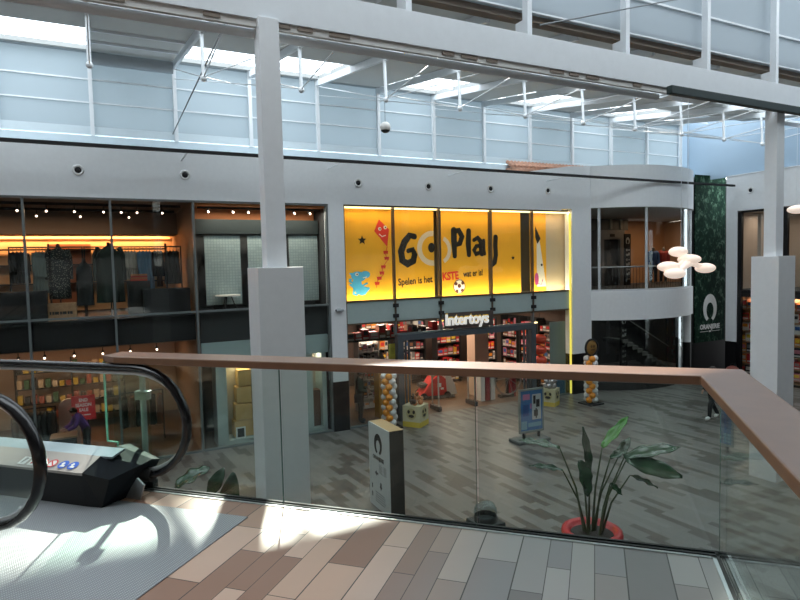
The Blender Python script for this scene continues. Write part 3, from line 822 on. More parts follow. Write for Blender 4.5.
gb = thing('globe_speaker', 'grey globe loudspeaker hanging from a king post under the roof', 'speaker', FM, (-0.08, -4.05, 5.04))
m = M().ell((0, 0, 0), 0.135, 18, 12); obj('globe', m, mat('globe_grey', (0.62, 0.62, 0.60), 0.5), parent=gb)
obj('grille', M().lathe([(0.115, -0.075), (0.09, -0.103), (0.05, -0.128), (0.0, -0.138)], 18), DARK, parent=gb)
obj('wire', M().cyl((0, 0, 0.13), (0, 0, 0.72), 0.006, 6), DARK, parent=gb)

# pendant lamps: clusters of glowing pebbles
LAMPE = emit('lamp_shell', (0.80, 0.66, 0.56), 0.62)
def pendant(frm, loc, lab, blobs, arms, top):
    t = thing('pendant_lamp', lab, 'lamp', frm, loc, group='pebble pendant lamps')
    for b in blobs:
        o = obj('lamp_shade', M().ell(b[:3], (b[3] * 0.9, b[3] * 0.9, 0.155), 22, 12), LAMPE, parent=t)
    am = M()
    for p, q in arms: am.tube([p, ((p[0] + q[0]) / 2, (p[1] + q[1]) / 2, (p[2] + q[2]) / 2 - 0.03), q], [0.15, 0.07, 0.15], 10)
    obj('arm', am, LAMPE, parent=t)
    for c in top: obj('cable', M().cyl(c[0], c[1], 0.008, 6), STEELW, parent=t)
    return t
Z0 = 1.4
pendant(FM, (9.33, -5.2, 1.5), 'pendant lamp of five glowing white pebble shades in front of the curved bay',
        [(-0.12, 0.15, 0.38, 0.30), (0.19, 0.0, 0.14, 0.37), (-0.85, -0.1, -0.06, 0.35), (-0.90, -0.35, -0.26, 0.33), (0.86, -0.05, -0.14, 0.33)],
        [((0.15, 0.0, 0.10), (-0.8, -0.1, -0.08)), ((-0.12, 0.15, 0.36), (0.19, 0.0, 0.14)), ((0.19, 0.0, 0.1), (0.86, -0.05, -0.14)), ((0.1, -0.05, 0.06), (-0.86, -0.33, -0.26))],
        [((-0.05, 0.1, 0.4), (-0.05, 0.1, 4.93)), ((0.12, 0.0, 0.24), (0.12, 0.0, 4.93))])
pendant(FM, (16.15, -4.6, 3.25), 'pendant lamp at the right edge of the view, beside the right pillar',
        [(0.0, 0.0, 0.10, 0.36), (0.45, -0.75, 0.0, 0.36), (0.7, -1.6, -0.2, 0.36)], [((0.0, 0.0, 0.1), (0.45, -0.75, 0.0)), ((0.45, -0.75, 0.0), (0.7, -1.6, -0.2))],
        [((0.3, 0.2, 0.1), (0.3, 0.2, 6.43 - 3.25))])

for s0, s1, t in ((8.55, 10.65, -5.1), (14.97, 17.1, -4.4)):
    struct(obj('beam', M().box(s0, s1, t - 0.2, t + 0.2, 6.42, 6.5), STEELW, frame=FM))

# ================================================================ GREEN LEAF BANNER
def leaf_mat():
    mm, nt, p = nodes_of('leaf_print')
    tc = nt.nodes.new('ShaderNodeTexCoord')
    vo = nt.nodes.new('ShaderNodeTexVoronoi'); vo.inputs['Scale'].default_value = 3.6
    mp = nt.nodes.new('ShaderNodeMapping'); mp.inputs['Scale'].default_value = (1.0, 1.0, 0.75); mp.inputs['Rotation'].default_value = (0, 0.6, 0)
    nt.links.new(tc.outputs['Object'], mp.inputs['Vector']); nt.links.new(mp.outputs['Vector'], vo.inputs['Vector'])
    nz = nt.nodes.new('ShaderNodeTexNoise'); nz.inputs['Scale'].default_value = 5.5; nz.inputs['Detail'].default_value = 3; nz.inputs['Distortion'].default_value = 1.5
    nt.links.new(mp.outputs['Vector'], nz.inputs['Vector'])
    rp = nt.nodes.new('ShaderNodeValToRGB')
    e = rp.color_ramp.elements; e[0].position = 0.50; e[0].color = (0.0015, 0.016, 0.009, 1); e[1].position = 0.80; e[1].color = (0.07, 0.13, 0.09, 1)
    x = e.new(0.64); x.color = (0.007, 0.032, 0.018, 1)
    ad = nt.nodes.new('ShaderNodeMath'); ad.operation = 'MULTIPLY_ADD'; ad.inputs[1].default_value = 0.28
    nt.links.new(vo.outputs['Distance'], ad.inputs[0]); nt.links.new(nz.outputs['Fac'], ad.inputs[2])
    sb_ = nt.nodes.new('ShaderNodeMath'); sb_.operation = 'SUBTRACT'; sb_.inputs[1].default_value = 0.07
    nt.links.new(ad.outputs[0], sb_.inputs[0])
    nt.links.new(sb_.outputs[0], rp.inputs['Fac']); nt.links.new(rp.outputs['Color'], p.inputs['Base Color'])
    p.inputs['Roughness'].default_value = 0.8; p.inputs['Specular IOR Level'].default_value = 0.1
    return mm
PRINTW = mat('print_white', (0.78, 0.80, 0.78), 0.6)
bn = thing('leaf_banner', 'tall dark green leaf-print banner with a white horseshoe mark, right of the curved bay', 'banner', FM, (17.75, -0.04, 0))
obj('cloth', M().box(-1.02, 1.03, -0.02, 0.02, -2.05, 5.30), leaf_mat(), parent=bn)
m = horseshoe(M(), 0.0, -0.56, 0.92, 1.26, -0.02); obj('mark', m, PRINTW, parent=bn)
tm = text_mesh('ORANJERIE', 0.29, 0.004, 0.010, 0.93, 'CENTER')
lt = merge(M(), tm, (0.0, -0.025, -1.48)); lt.box(-0.66, -0.1, -0.026, -0.02, -1.60, -1.58); lt.box(0.1, 0.66, -0.026, -0.02, -1.60, -1.58); lt.box(-0.06, 0.06, -0.026, -0.02, -1.63, -1.56)
obj('lettering', lt, PRINTW, parent=bn)

# ================================================================ YELLOW POSTERS BEHIND THE UPPER TOY-SHOP WINDOW
YEL = mat('poster_yellow', (0.84, 0.42, 0.018), 0.55, 0, 0.06, 1.5)
INK = mat('poster_black', (0.012, 0.010, 0.008), 0.6); PW = mat('poster_white', (0.75, 0.70, 0.62), 0.6); PRED = mat('poster_red', (0.68, 0.04, 0.02), 0.6)
PBL = mat('poster_blue', (0.06, 0.38, 0.66), 0.6); PGY = mat('poster_greywhite', (0.62, 0.52, 0.36), 0.6); PPU = mat('poster_purple', (0.42, 0.05, 0.22), 0.6)
PY = 0.46          # depth of the poster face
def poster(a, b, lab, sh):
    t = thing('poster', lab, 'poster', FM, (sh, PY, 0.01), group='yellow window posters')
    obj('sheet', M().box(a, b, 0.0, 0.012, 0.50, 3.56), YEL, parent=t)
    return t
p1 = poster(0.30, 2.04, 'yellow poster with a blue dinosaur and a red kite, leftmost of the row', 0.19)
p2 = poster(2.06, 3.66, 'yellow poster with the big black word GO, second from the left', 0.20)
p3 = poster(3.93, 5.90, 'yellow poster with the black word Play and a ball, in the middle', 0.23)
p4 = poster(5.92, 7.34, 'yellow poster with the tail of the y, fourth from the left', 0.27)
p5 = poster(7.74, 8.52, 'narrow yellow poster with a pale beam shape, rightmost of the row', 0.31)
# kite
k = M(); k.prism([(1.70, 3.18), (2.06, 2.86), (1.98, 2.28), (1.52, 2.80)], -0.004, 0, 'y', 0)
disc(k, 1.72, 2.87, 0.06, 0.06, -0.004, 1, 0.002); disc(k, 1.92, 2.92, 0.06, 0.06, -0.004, 1, 0.002); disc(k, 1.73, 2.87, 0.025, 0.025, -0.006, 2, 0.002); disc(k, 1.93, 2.92, 0.025, 0.025, -0.006, 2, 0.002)
ribbon([(1.70, 2.70), (1.80, 2.62), (1.92, 2.66)], 0.03, -0.004, k, 1, 0.002)
ribbon([(1.98, 2.28), (1.90, 2.05), (1.99, 1.85), (1.78, 1.6), (1.80, 1.35), (1.58, 1.15), (1.55, 0.95)], 0.02, 0, k, 0, 0.004)
for (x, z) in ((1.92, 2.1), (1.95, 1.9), (1.82, 1.62), (1.76, 1.42), (1.66, 1.25), (1.58, 1.08)):
    k.prism([(x - 0.09, z + 0.05), (x - 0.07, z - 0.06), (x + 0.09, z + 0.05), (x + 0.07, z - 0.06)], -0.006, 0, 'y', 0)
k.xf(Matrix.Translation((-0.1, 0, 0)))
obj('kite_print', k, [PRED, PW, INK], parent=p1)
st = M(); st.prism([(0.98 + (0.16 if i % 2 == 0 else 0.07) * sin(i * pi / 5), 2.50 + (0.16 if i % 2 == 0 else 0.07) * cos(i * pi / 5)) for i in range(10)], -0.004, 0, 'y')
obj('star_print', st, INK, parent=p1)
# plain blue dinosaur
d = M()
ribbon([(0.92, 1.32), (0.80, 1.25), (0.74, 1.05), (0.86, 0.90), (1.02, 0.86), (1.16, 0.92)], [0.30, 0.30, 0.36, 0.36, 0.28, 0.10], 0, d, 0, 0.004)
disc(d, 0.78, 1.34, 0.22, 0.15, 0, 0, 0.005); disc(d, 1.06, 1.38, 0.17, 0.12, 0, 0, 0.005)
for x in (0.66, 0.86): ribbon([(x, 0.95), (x - 0.03, 0.76), (x + 0.08, 0.74)], 0.08, 0, d, 0, 0.004)
ribbon([(0.62, 1.12), (0.50, 1.18)], 0.06, 0, d, 0, 0.004); ribbon([(1.0, 1.05), (1.12, 1.10)], 0.06, 0, d, 0, 0.004)
for (x, z) in ((0.58, 1.4), (0.55, 1.22), (0.56, 1.05)): d.prism([(x, z - 0.06), (x + 0.05, z + 0.05), (x - 0.09, z + 0.04)], -0.004, 0, 'y', 0)
disc(d, 0.76, 1.40, 0.055, 0.055, -0.006, 1, 0.002); disc(d, 0.77, 1.40, 0.025, 0.025, -0.008, 2, 0.002); ribbon([(0.98, 1.28), (1.10, 1.30)], 0.03, -0.006, d, 1, 0.002)
obj('dinosaur_print', d, [PBL, PW, INK], parent=p1)
# GO
g = M()
ribbon([(2.90, 2.62), (2.72, 2.66), (2.52, 2.44), (2.38, 2.12), (2.42, 1.82), (2.62, 1.70), (2.84, 1.80), (2.90, 2.02), (2.82, 2.18), (2.66, 2.14)], [0.20, 0.22, 0.24, 0.25, 0.25, 0.26, 0.25, 0.22, 0.2, 0.16], 0, g, 0)
disc(g, 3.56, 2.24, 0.13, 0.17, 0, 0, 0.006)
ring(g, 3.60, 2.22, 0.60, 0.42, 0, 1, 0.003, radians(84), radians(276), 24)
obj('lettering', g, [INK, mat('poster_pale', (0.72, 0.60, 0.44), 0.6)], parent=p2)
tm = text_mesh('Spelen is het', 0.33, 0.002, 0.006, 0.79)
tm.xf(Matrix.Rotation(radians(-3.2), 4, 'Y'))
obj('small_lettering', merge(M(), tm, (2.25, -0.003, 0.98)), INK, parent=p2)
g = M()
ribbon([(4.62, 2.88), (4.62, 2.5), (4.64, 1.98)], [0.24, 0.24, 0.17], 0, g, 0)
ribbon([(4.62, 2.84), (4.82, 2.88), (4.96, 2.66), (4.86, 2.42), (4.66, 2.36)], [0.2, 0.22, 0.22, 0.2, 0.16], 0, g, 0)
ribbon([(5.24, 2.86), (5.22, 2.4), (5.24, 2.02)], [0.2, 0.22, 0.18], 0, g, 0)
ribbon([(5.46, 2.54), (5.62, 2.62), (5.76, 2.48), (5.78, 2.2), (5.80, 2.05)], [0.14, 0.18, 0.2, 0.22, 0.2], 0, g, 0)
ribbon([(5.74, 2.34), (5.56, 2.32), (5.46, 2.18), (5.54, 2.04), (5.74, 2.10)], [0.14, 0.16, 0.18, 0.18, 0.14], 0, g, 0)
ribbon([(5.88, 2.52), (5.88, 2.2), (5.92, 2.04)], [0.14, 0.14, 0.12], 0, g, 0)
ring(g, 3.98, 2.20, 0.52, 0.38, 0, 1, 0.003, radians(-62), radians(62), 14)
obj('lettering', g, [INK, MATS['poster_pale']], parent=p3, loc=(-0.17, 0, -0.04))
tm = text_mesh('KSTE', 0.38, 0.002, 0.014, 0.80); tm.xf(Matrix.Rotation(radians(-3.0), 4, 'Y'))
obj('red_lettering', merge(M(), tm, (3.95, -0.003, 1.10)), PRED, parent=p3)
tm = text_mesh('wat er is!', 0.32, 0.002, 0.006, 0.70); tm.xf(Matrix.Rotation(radians(-3.0), 4, 'Y'))
obj('small_lettering', merge(M(), tm, (4.82, -0.003, 1.19)), INK, parent=p3)
b_ = M(); disc(b_, 4.76, 0.86, 0.23, 0.26, 0, 1, 0.004, 28)
ring(b_, 4.76, 0.86, 0.25, 0.22, -0.004, 0, 0.002)
for (x, z, r) in ((4.76, 0.88, 0.08), (4.62, 0.96, 0.07), (4.90, 0.98, 0.07), (4.66, 0.70, 0.07), (4.88, 0.72, 0.07)): disc(b_, x, z, r, r, -0.004, 0, 0.002, 6)
obj('ball_print', b_, [mat('ball_dark', (0.1, 0.03, 0.02), 0.6), PW], parent=p3, loc=(-0.12, 0, 0))
g = M(); ribbon([(6.20, 2.60), (6.18, 2.3), (6.20, 1.95), (6.14, 1.68), (6.02, 1.60)], [0.2, 0.2, 0.19, 0.2, 0.18], 0, g, 0)
st = [(6.98 + (0.09 if i % 2 == 0 else 0.04) * sin(i * pi / 5), 1.84 + (0.09 if i % 2 == 0 else 0.04) * cos(i * pi / 5)) for i in range(10)]
g.prism(st, -0.004, 0, 'y'); obj('lettering', g, INK, parent=p4)
g = M(); g.prism([(8.06, 2.50), (8.20, 2.50), (8.52, 0.72), (8.06, 0.72)], -0.003, 0, 'y', 0)
g.prism([(8.0, 3.02), (8.26, 2.55), (8.1, 2.35), (8.0, 2.6)], -0.004, 0, 'y', 1)
disc(g, 8.05, 1.02, 0.10, 0.24, -0.003, 2, 0.003); ribbon([(8.10, 0.84), (8.28, 0.80), (8.34, 0.98)], 0.035, -0.003, g, 2, 0.003)
disc(g, 8.30, 1.55, 0.05, 0.05, 0, 1, 0.004)
obj('figure_print', g, [PW, INK, PPU], parent=p5)
tag(obj('screen_panel', M().box(8.83, 9.92, PY + 0.02, PY + 0.04, 0.50, 3.56), mat('screen_cream', (0.55, 0.45, 0.33), 0.6), frame=FM), 'plain cream panel beside the rightmost yellow poster', 'panel')
LED = emit('yellow_led', (0.80, 0.66, 0.10), 0.75)
LEDW = emit('white_led', (1.0, 0.83, 0.40), 2.2)
tag(obj('light_strip', M().box(9.60, 9.66, 0.0, 0.05, G + 0.05, 3.5), LED, frame=FM), 'vertical glowing yellow light strip at the right edge of the toy shop front', 'light strip')
ls = thing('light_strip', 'glowing warm light strip along the top of the yellow posters', 'light strip', FM, (0, 0.165, 3.52))
for i in range(5): obj('tube', M().box(TS[i] + 0.05, TS[i + 1] - 0.05, -0.02, 0.02, -0.02, 0.03), LEDW, parent=ls)
def area(name, frame, loc, sx, sy, e, col, rot=(0, 0, 0)):
    l = bpy.data.lights.new(name, 'AREA'); l.shape = 'RECTANGLE'; l.size = sx; l.size_y = sy; l.energy = e; l.color = col
    o = bpy.data.objects.new(name, l); COL.objects.link(o)
    o.matrix_world = frame @ Matrix.Translation(loc) @ Matrix.Rotation(rot[2], 4, 'Z') @ Matrix.Rotation(rot[0], 4, 'X')
    return o
area('display_tube', FM, (5.1, 0.2, 0.50), 9.3, 0.05, 85, (1.0, 0.82, 0.5), (radians(160), 0, 0))
area('display_tube', FM, (5.1, 0.2, 3.56), 9.3, 0.05, 60, (1.0, 0.70, 0.42), (radians(-22), 0, 0))

# shop sign over the doors
sg = thing('shop_sign', 'white rounded shop-name letters above the toy shop doors', 'sign', FM, (3.94, -0.06, -0.42))
tm = text_mesh('Intertoys', 0.53, 0.035, 0.011, 0.93)
obj('lettering', tm, emit('sign_white', (0.85, 0.83, 0.78), 0.35), parent=sg)
obj('backing', M().box(-0.02, 2.02, 0.045, 0.06, -0.12, 0.42), mat('sign_back', (0.06, 0.045, 0.04), 0.6), parent=sg)
bt = M(); merge(bt, text_mesh('Intertoys', 0.53, 0.01, 0.018, 0.93), (0.03, 0.035, 0.03)); obj('letter_edge', bt, mat('letter_yellow', (0.75, 0.5, 0.05), 0.5), parent=sg)
cm = thing('wall_camera', 'small grey security camera on the white pillar left of the toy shop', 'camera', FM, (0.12, -0.02, 0.32))
obj('bracket', M().box(-0.05, 0.05, -0.02, 0.03, -0.05, 0.05), GREYW, parent=cm); obj('body', M().cyl((-0.12, -0.07, 0.0), (0.12, -0.05, 0.0), 0.045, 12), GREYW, parent=cm); obj('lens', M().cyl((-0.135, -0.071, 0), (-0.12, -0.07, 0), 0.035, 12), BLACK, parent=cm)

# ================================================================ PEOPLE AND DUMMIES
def build_body(name, J, parent, skin, wear, hair=None, face=True, scale=1.0):
    """one continuous skinned figure; wear = list of (part name, bones, material, offset)"""
    names = []; pts = []; rad = []; edges = []; bones = []
    def jn(n, p, r):
        names.append(n); pts.append(Vector(p) * scale); rad.append((r[0] * scale, r[1] * scale) if isinstance(r, tuple) else (r * scale, r * scale)); return len(names) - 1
    def bone(a, b, tagn):
        edges.append((a, b)); bones.append((a, b, tagn))
    pe = jn('pelvis', J['pelvis'], (0.135, 0.105)); wa = jn('waist', J['waist'], (0.125, 0.095)); ch = jn('chest', J['chest'], (0.155, 0.105))
    nb = jn('nb', J['nb'], (0.085, 0.07)); nk = jn('neck', J['neck'], 0.052); hd = jn('head', J['head'], (0.078, 0.092)); cr = jn('crown', J['crown'], (0.062, 0.072))
    bone(pe, wa, 'torso'); bone(wa, ch, 'torso'); bone(ch, nb, 'torso'); bone(nb, nk, 'neck'); bone(nk, hd, 'head'); bone(hd, cr, 'head')
    for sd in 'LR':
        sh = jn('sh', J['sh' + sd], 0.062); el = jn('el', J['el' + sd], 0.043); wr = jn('wr', J['wr' + sd], 0.029)
        w = Vector(J['wr' + sd]); e = Vector(J['el' + sd]); d = (w - e).normalized()
        pa = jn('pa', w + d * 0.06, (0.036, 0.018))
        bone(nb, sh, 'upper'); bone(sh, el, 'arm'); bone(el, wr, 'arm'); bone(wr, pa, 'hand')
        side = d.cross(Vector((1, 0, 0)))
        if side.length < 0.2: side = d.cross(Vector((0, 1, 0)))
        side.normalize(); nrm = d.cross(side).normalized()
        if (Vector((0, 0, 0)) - w).dot(nrm) < 0: nrm = -nrm
        for fi, (o, ln) in enumerate(((0.030, 0.060), (0.011, 0.072), (-0.010, 0.068), (-0.029, 0.052))):
            k0 = w + d * 0.085 + side * o
            a_ = jn('f', k0, 0.0095); b_ = jn('f', k0 + d * ln * 0.55 + nrm * 0.006, 0.0085); c_ = jn('f', k0 + d * ln * 0.95 + nrm * 0.022, 0.007)
            bone(pa, a_, 'hand'); bone(a_, b_, 'hand'); bone(b_, c_, 'hand')
        t0 = w + d * 0.035 + side * 0.034; a_ = jn('f', t0, 0.011); b_ = jn('f', t0 + d * 0.035 + side * 0.022 + nrm * 0.012, 0.0095)
        bone(pa, a_, 'hand'); bone(a_, b_, 'hand')
        hp = jn('hip', J['hip' + sd], 0.098); kn = jn('kn', J['kn' + sd], 0.062); an = jn('an', J['an' + sd], 0.042); to = jn('to', J['to' + sd], (0.042, 0.03))
        bone(pe, hp, 'hips'); bone(hp, kn, 'leg'); bone(kn, an, 'leg'); bone(an, to, 'foot')
    me = bpy.data.meshes.new('body'); me.from_pydata([tuple(p) for p in pts], edges, [])
    o = bpy.data.objects.new('body', me); COL.objects.link(o)
    sk = o.modifiers.new('skin', 'SKIN'); sk.use_smooth_shade = True
    if not me.skin_vertices: 
        bm = bmesh.new(); bm.from_mesh(me); bm.verts.layers.skin.verify(); bm.to_mesh(me); bm.free()
    for i, r in enumerate(rad):
        me.skin_vertices[0].data[i].radius = r; me.skin_vertices[0].data[i].use_root = (i == 0)
    sub = o.modifiers.new('sub', 'SUBSURF'); sub.levels = 1; sub.render_levels = 1
    dg = bpy.context.evaluated_depsgraph_get(); dg.update()
    ev = bpy.data.meshes.new_from_object(o.evaluated_get(dg))
    bpy.data.objects.remove(o); bpy.data.meshes.remove(me)
    m = M(); m.add([tuple(v.co) for v in ev.vertices], [list(p.vertices) for p in ev.polygons], 0, True)
    nrmv = [v.normal.copy() for v in ev.vertices]
    fc = [(p.center.copy(), list(p.vertices)) for p in ev.polygons]
    bpy.data.meshes.remove(ev)
    def seg(c):
        best = None
        for a, b, tg in bones:
            pa, pb = pts[a], pts[b]; ab = pb - pa
            t = max(0, min(1, (c - pa).dot(ab) / max(1e-9, ab.length_squared)))
            rr = (rad[a][0] * (1 - t) + rad[b][0] * t)
            dd = (c - (pa + ab * t)).length - rr
            if best is None or dd < best[0]: best = (dd, tg, t)
        return best[1]
    cls = [seg(c) for c, _ in fc]
    H = Vector(J['head']) * scale; yaw = J.get('yaw', 0.0)
    fm = Matrix.Translation(H) @ Matrix.Rotation(yaw, 4, 'Z') @ Matrix.Rotation(J.get('nod', 0.0), 4, 'X') @ Matrix.Scale(scale, 4)
    if face:
        s0 = len(m.v)
        m.ell((0, -0.098, -0.012), (0.014, 0.018, 0.022), 8, 6); m.ell((0.083, 0.0, -0.005), (0.012, 0.022, 0.032), 8, 6); m.ell((-0.083, 0.0, -0.005), (0.012, 0.022, 0.032), 8, 6)
        m.ell((0, -0.086, -0.058), (0.026, 0.012, 0.008), 8, 6, 2)
        for x in (-0.032, 0.032): m.ell((x, -0.084, 0.014), (0.013, 0.008, 0.008), 8, 6, 1)
        m.xf(fm, s0)
    bo = obj('body', m, [skin, mat('eye_dark', (0.02, 0.015, 0.012), 0.3), mat('lip', (0.35, 0.13, 0.11), 0.5)], parent=parent, fixn=False)
    for nm, tags, mt, off in wear:
        vs = []; fs = []; mp = {}
        for (c, vi), tg in zip(fc, cls):
            if tg not in tags: continue
            f = []
            for v in vi:
                if v not in mp:
                    mp[v] = len(vs); vs.append(tuple(Vector(m.v[v]) + nrmv[v] * off))
                f.append(mp[v])
            fs.append(f)
        cm_ = M(); cm_.add(vs, fs, 0, True)
        obj(nm, cm_, mt, parent=parent, fixn=False, solid=0.008)
    if hair:
        hm = M(); hm.lathe([(0.0, 0.125), (0.045, 0.118), (0.075, 0.092), (0.093, 0.05), (0.096, 0.01), (0.088, -0.02)], 16)
        hm.v = [(x, y * 1.12 + 0.012 + (0.02 if z < 0.02 else 0), z + (0.035 if y < -0.05 and z < 0.06 else 0)) for x, y, z in hm.v]
        if hair[1] > 0: hm.ell((0, 0.06, -0.05 - hair[1] / 2), (0.075, 0.045, 0.07 + hair[1] / 2), 12, 8)
        hm.xf(fm); obj('hair', hm, hair[0], parent=parent, solid=0.01, fixn=False)
    return bo
STAND = dict(pelvis=(0, 0, 0.93), waist=(0, 0, 1.08), chest=(0, 0.01, 1.28), nb=(0, 0.01, 1.43), neck=(0, -0.005, 1.50), head=(0, -0.02, 1.59), crown=(0, -0.01, 1.675),
             shL=(0.175, 0.01, 1.41), elL=(0.225, 0.03, 1.13), wrL=(0.225, -0.04, 0.89), shR=(-0.175, 0.01, 1.41), elR=(-0.225, 0.03, 1.13), wrR=(-0.225, -0.04, 0.89),
             hipL=(0.09, 0, 0.89), knL=(0.10, -0.015, 0.49), anL=(0.10, 0.02, 0.085), toL=(0.11, -0.14, 0.035),
             hipR=(-0.09, 0, 0.89), knR=(-0.10, -0.015, 0.49), anR=(-0.10, 0.02, 0.085), toR=(-0.11, -0.14, 0.035))
SKIN = mat('skin', (0.55, 0.33, 0.24), 0.5)
TORSO = ('torso', 'upper', 'arm'); LEGS = ('hips', 'leg')
blackc = mat('cloth_black', (0.015, 0.015, 0.017), 0.85); olive = mat('cloth_olive', (0.035, 0.042, 0.028), 0.85); purple = mat('cloth_purple', (0.10, 0.03, 0.20), 0.8)
shoew = mat('shoe_white', (0.7, 0.7, 0.7), 0.5); hairk = mat('hair_dark', (0.02, 0.014, 0.01), 0.6); jeansd = mat('cloth_darkblue', (0.03, 0.035, 0.06), 0.85)
# woman crossing the lower floor
t = thing('person', 'person in black trousers and white shoes walking behind the wooden handrail corner', 'person', FM, (10.84, -5.08, G), radians(-90 - 8))
J = dict(STAND); J.update(knL=(0.09, -0.20, 0.52), anL=(0.09, -0.24, 0.10), toL=(0.10, -0.40, 0.06), knR=(-0.09, 0.06, 0.50), anR=(-0.09, 0.30, 0.13), toR=(-0.09, 0.18, 0.04), elL=(0.21, 0.12, 1.14), wrL=(0.22, 0.08, 0.90), elR=(-0.21, -0.04, 1.13), wrR=(-0.2, -0.18, 0.93))
build_body('person', J, t, SKIN, [('top', TORSO, blackc, 0.012), ('trousers', LEGS, blackc, 0.012), ('shoe', ('foot',), shoew, 0.010)], (hairk, 0.12))
# shopper with a dark jacket by the balloons
t = thing('person', 'person in a dark green jacket looking down beside the left balloon column', 'person', FM, (1.02, 0.62, G), radians(60))
J = dict(STAND); J.update(head=(0, -0.055, 1.58), crown=(0, -0.075, 1.665), neck=(0, -0.02, 1.50), nod=radians(24), elL=(0.25, -0.02, 1.14), wrL=(0.12, -0.22, 1.08), elR=(-0.25, -0.02, 1.14), wrR=(-0.10, -0.22, 1.06))
build_body('person', J, t, SKIN, [('jacket', TORSO, olive, 0.03), ('trousers', LEGS, blackc, 0.015), ('shoe', ('foot',), BLACKM, 0.010)], (hairk, 0.05))
bg_ = obj('shoulder_bag', M().box(-0.30, -0.20, -0.08, 0.16, 0.72, 1.0).tube([(-0.25, 0.12, 1.0), (-0.12, 0.10, 1.36), (0.0, 0.08, 1.47)], 0.012, 6), blackc, parent=t, bevel=0.02)
# shop worker in purple, leaning on the counter in the clothing shop
t = thing('person', 'person in a purple sweater leaning on the counter below the red sale sign', 'person', FM, (-7.0, 1.08, G), radians(-75))
J = dict(STAND); J.update(waist=(0, -0.06, 1.07), chest=(0, -0.16, 1.24), nb=(0, -0.24, 1.36), neck=(0, -0.29, 1.42), head=(0, -0.34, 1.49), crown=(0, -0.37, 1.57),
         shL=(0.17, -0.23, 1.34), shR=(-0.17, -0.23, 1.34), elL=(0.22, -0.34, 1.10), wrL=(0.14, -0.52, 1.02), elR=(-0.22, -0.34, 1.10), wrR=(-0.12, -0.55, 1.02), nod=radians(15), yaw=radians(30))
build_body('person', J, t, SKIN, [('sweater', TORSO, purple, 0.018), ('trousers', LEGS, blackc, 0.012), ('shoe', ('foot',), BLACKM, 0.010)], (hairk, 0.0), True, 0.93)
# dummies in the bay
dg1 = mat('dummy_grey', (0.12, 0.11, 0.10), 0.5)
for x, y, c, lab in ((18.5, 3.6, (0.012, 0.06, 0.20), 'shop dummy in a blue jacket behind the curved bay window, left of the pair'), (19.25, 3.6, (0.22, 0.018, 0.02), 'shop dummy in a red jacket behind the curved bay window, right of the pair')):
    t = thing('mannequin', lab, 'mannequin', FM, (x, y, 0.42), radians(-30))
    build_body('mannequin', STAND, t, dg1, [('jacket', TORSO, mat('jacket_%d' % (c[0] > c[2]), c, 0.75), 0.045), ('trousers', LEGS, blackc, 0.02)], None, False, 1.12)

# ================================================================ BAY LOBBY CONTENTS
lf = thing('lift', 'dark lift with a grey door frame behind the bay window', 'lift', FM, (16.5, 4.2, 0.42))
gm = mat('lift_grey', (0.15, 0.145, 0.14), 0.4, 0.3)
obj('surround', M().box(-1.2, -0.75, 0, 0.6, 0, 2.75).box(0.35, 0.65, 0, 0.6, 0, 2.75).box(-0.75, 0.35, 0, 0.6, 2.3, 2.75), gm, parent=lf)
for a in (-0.74, -0.19): obj('door', M().box(a, a + 0.53, 0.15, 0.2, 0, 2.3), mat('lift_door', (0.045, 0.045, 0.045), 0.3, 0.4), parent=lf)
obj('display', M().box(-0.35, -0.05, -0.02, 0.0, 2.42, 2.56), BLACK, parent=lf)
obj('overhead', M().box(-2.6, 1.0, 0.1, 0.7, 2.76, 3.3), mat('lift_head', (0.05, 0.055, 0.05), 0.5), parent=lf)
for x in (-1.9, -1.0, -0.2, 0.5): obj('shaft_rail', M().box(x - 0.06, x + 0.06, 0.05, 0.1, 2.8, 3.3), mat('shaft_pale', (0.28, 0.27, 0.22), 0.6), parent=lf)
def dir_sign(frm, loc, lab, h):
    t = thing('direction_sign', lab, 'sign', frm, loc)
    obj('board', M().box(-0.21, 0.21, -0.03, 0.03, 0, h), BLACK, parent=t)
    m = horseshoe(M(), 0, h - 0.35, 0.26, 0.36, -0.031); 
    for k in range(7):
        z = h - 0.85 - k * 0.24
        m.box(-0.11, -0.02 + 0.05 * (k % 2), -0.037, -0.031, z, z + 0.10); m.box(0.04, 0.13, -0.037, -0.031, z + 0.02, z + 0.13 * (1 + k % 2) * 0.6)
    obj('symbols', m, mat('symbol_grey', (0.32, 0.33, 0.32), 0.6), parent=t); return t
dir_sign(FM, (17.0, 3.9, 0.42), 'tall black sign with white symbols beside the lift, upstairs in the bay', 2.55)
dir_sign(FM, (14.86, 2.2, G), 'tall black sign with white symbols in the dark passage under the bay', 2.75)
stt = thing('staircase', 'dark staircase rising in the passage under the curved bay', 'staircase', FM, (0, 0, 0))
for k in range(9):
    obj('step', M().box(17.6 - 0.32 * k - 0.34, 17.6 - 0.32 * k + 0.02, 2.1, 3.3, G + 0.17 * k, G + 0.17 * (k + 1)), mat('stair_stone', (0.16, 0.16, 0.15), 0.6), parent=stt)
obj('handrail', M().tube([(17.7, 2.05, G + 1.0), (14.9, 2.05, G + 2.5)], 0.025, 8), mat('stair_rail', (0.25, 0.25, 0.24), 0.4, 0.5), parent=stt)
dp = thing('passage_door', 'dark glazed door frame at the left of the passage under the bay', 'door', FM, (13.0, 3.0, G))
obj('frame', M().box(-0.8, -0.7, 0, 0.1, 0, 2.3).box(0.7, 0.8, 0, 0.1, 0, 2.3).box(-0.8, 0.8, 0, 0.1, 2.3, 2.4), mat('passage_frame', (0.07, 0.065, 0.06), 0.5), parent=dp); obj('leaf', M().box(-0.7, 0.7, 0.03, 0.07, 0.01, 2.3), BLACK, parent=dp)
area('lobby_panel', FM, (19.2, 3.0, 3.7), 2.0, 1.2, 45, (1.0, 0.62, 0.35))
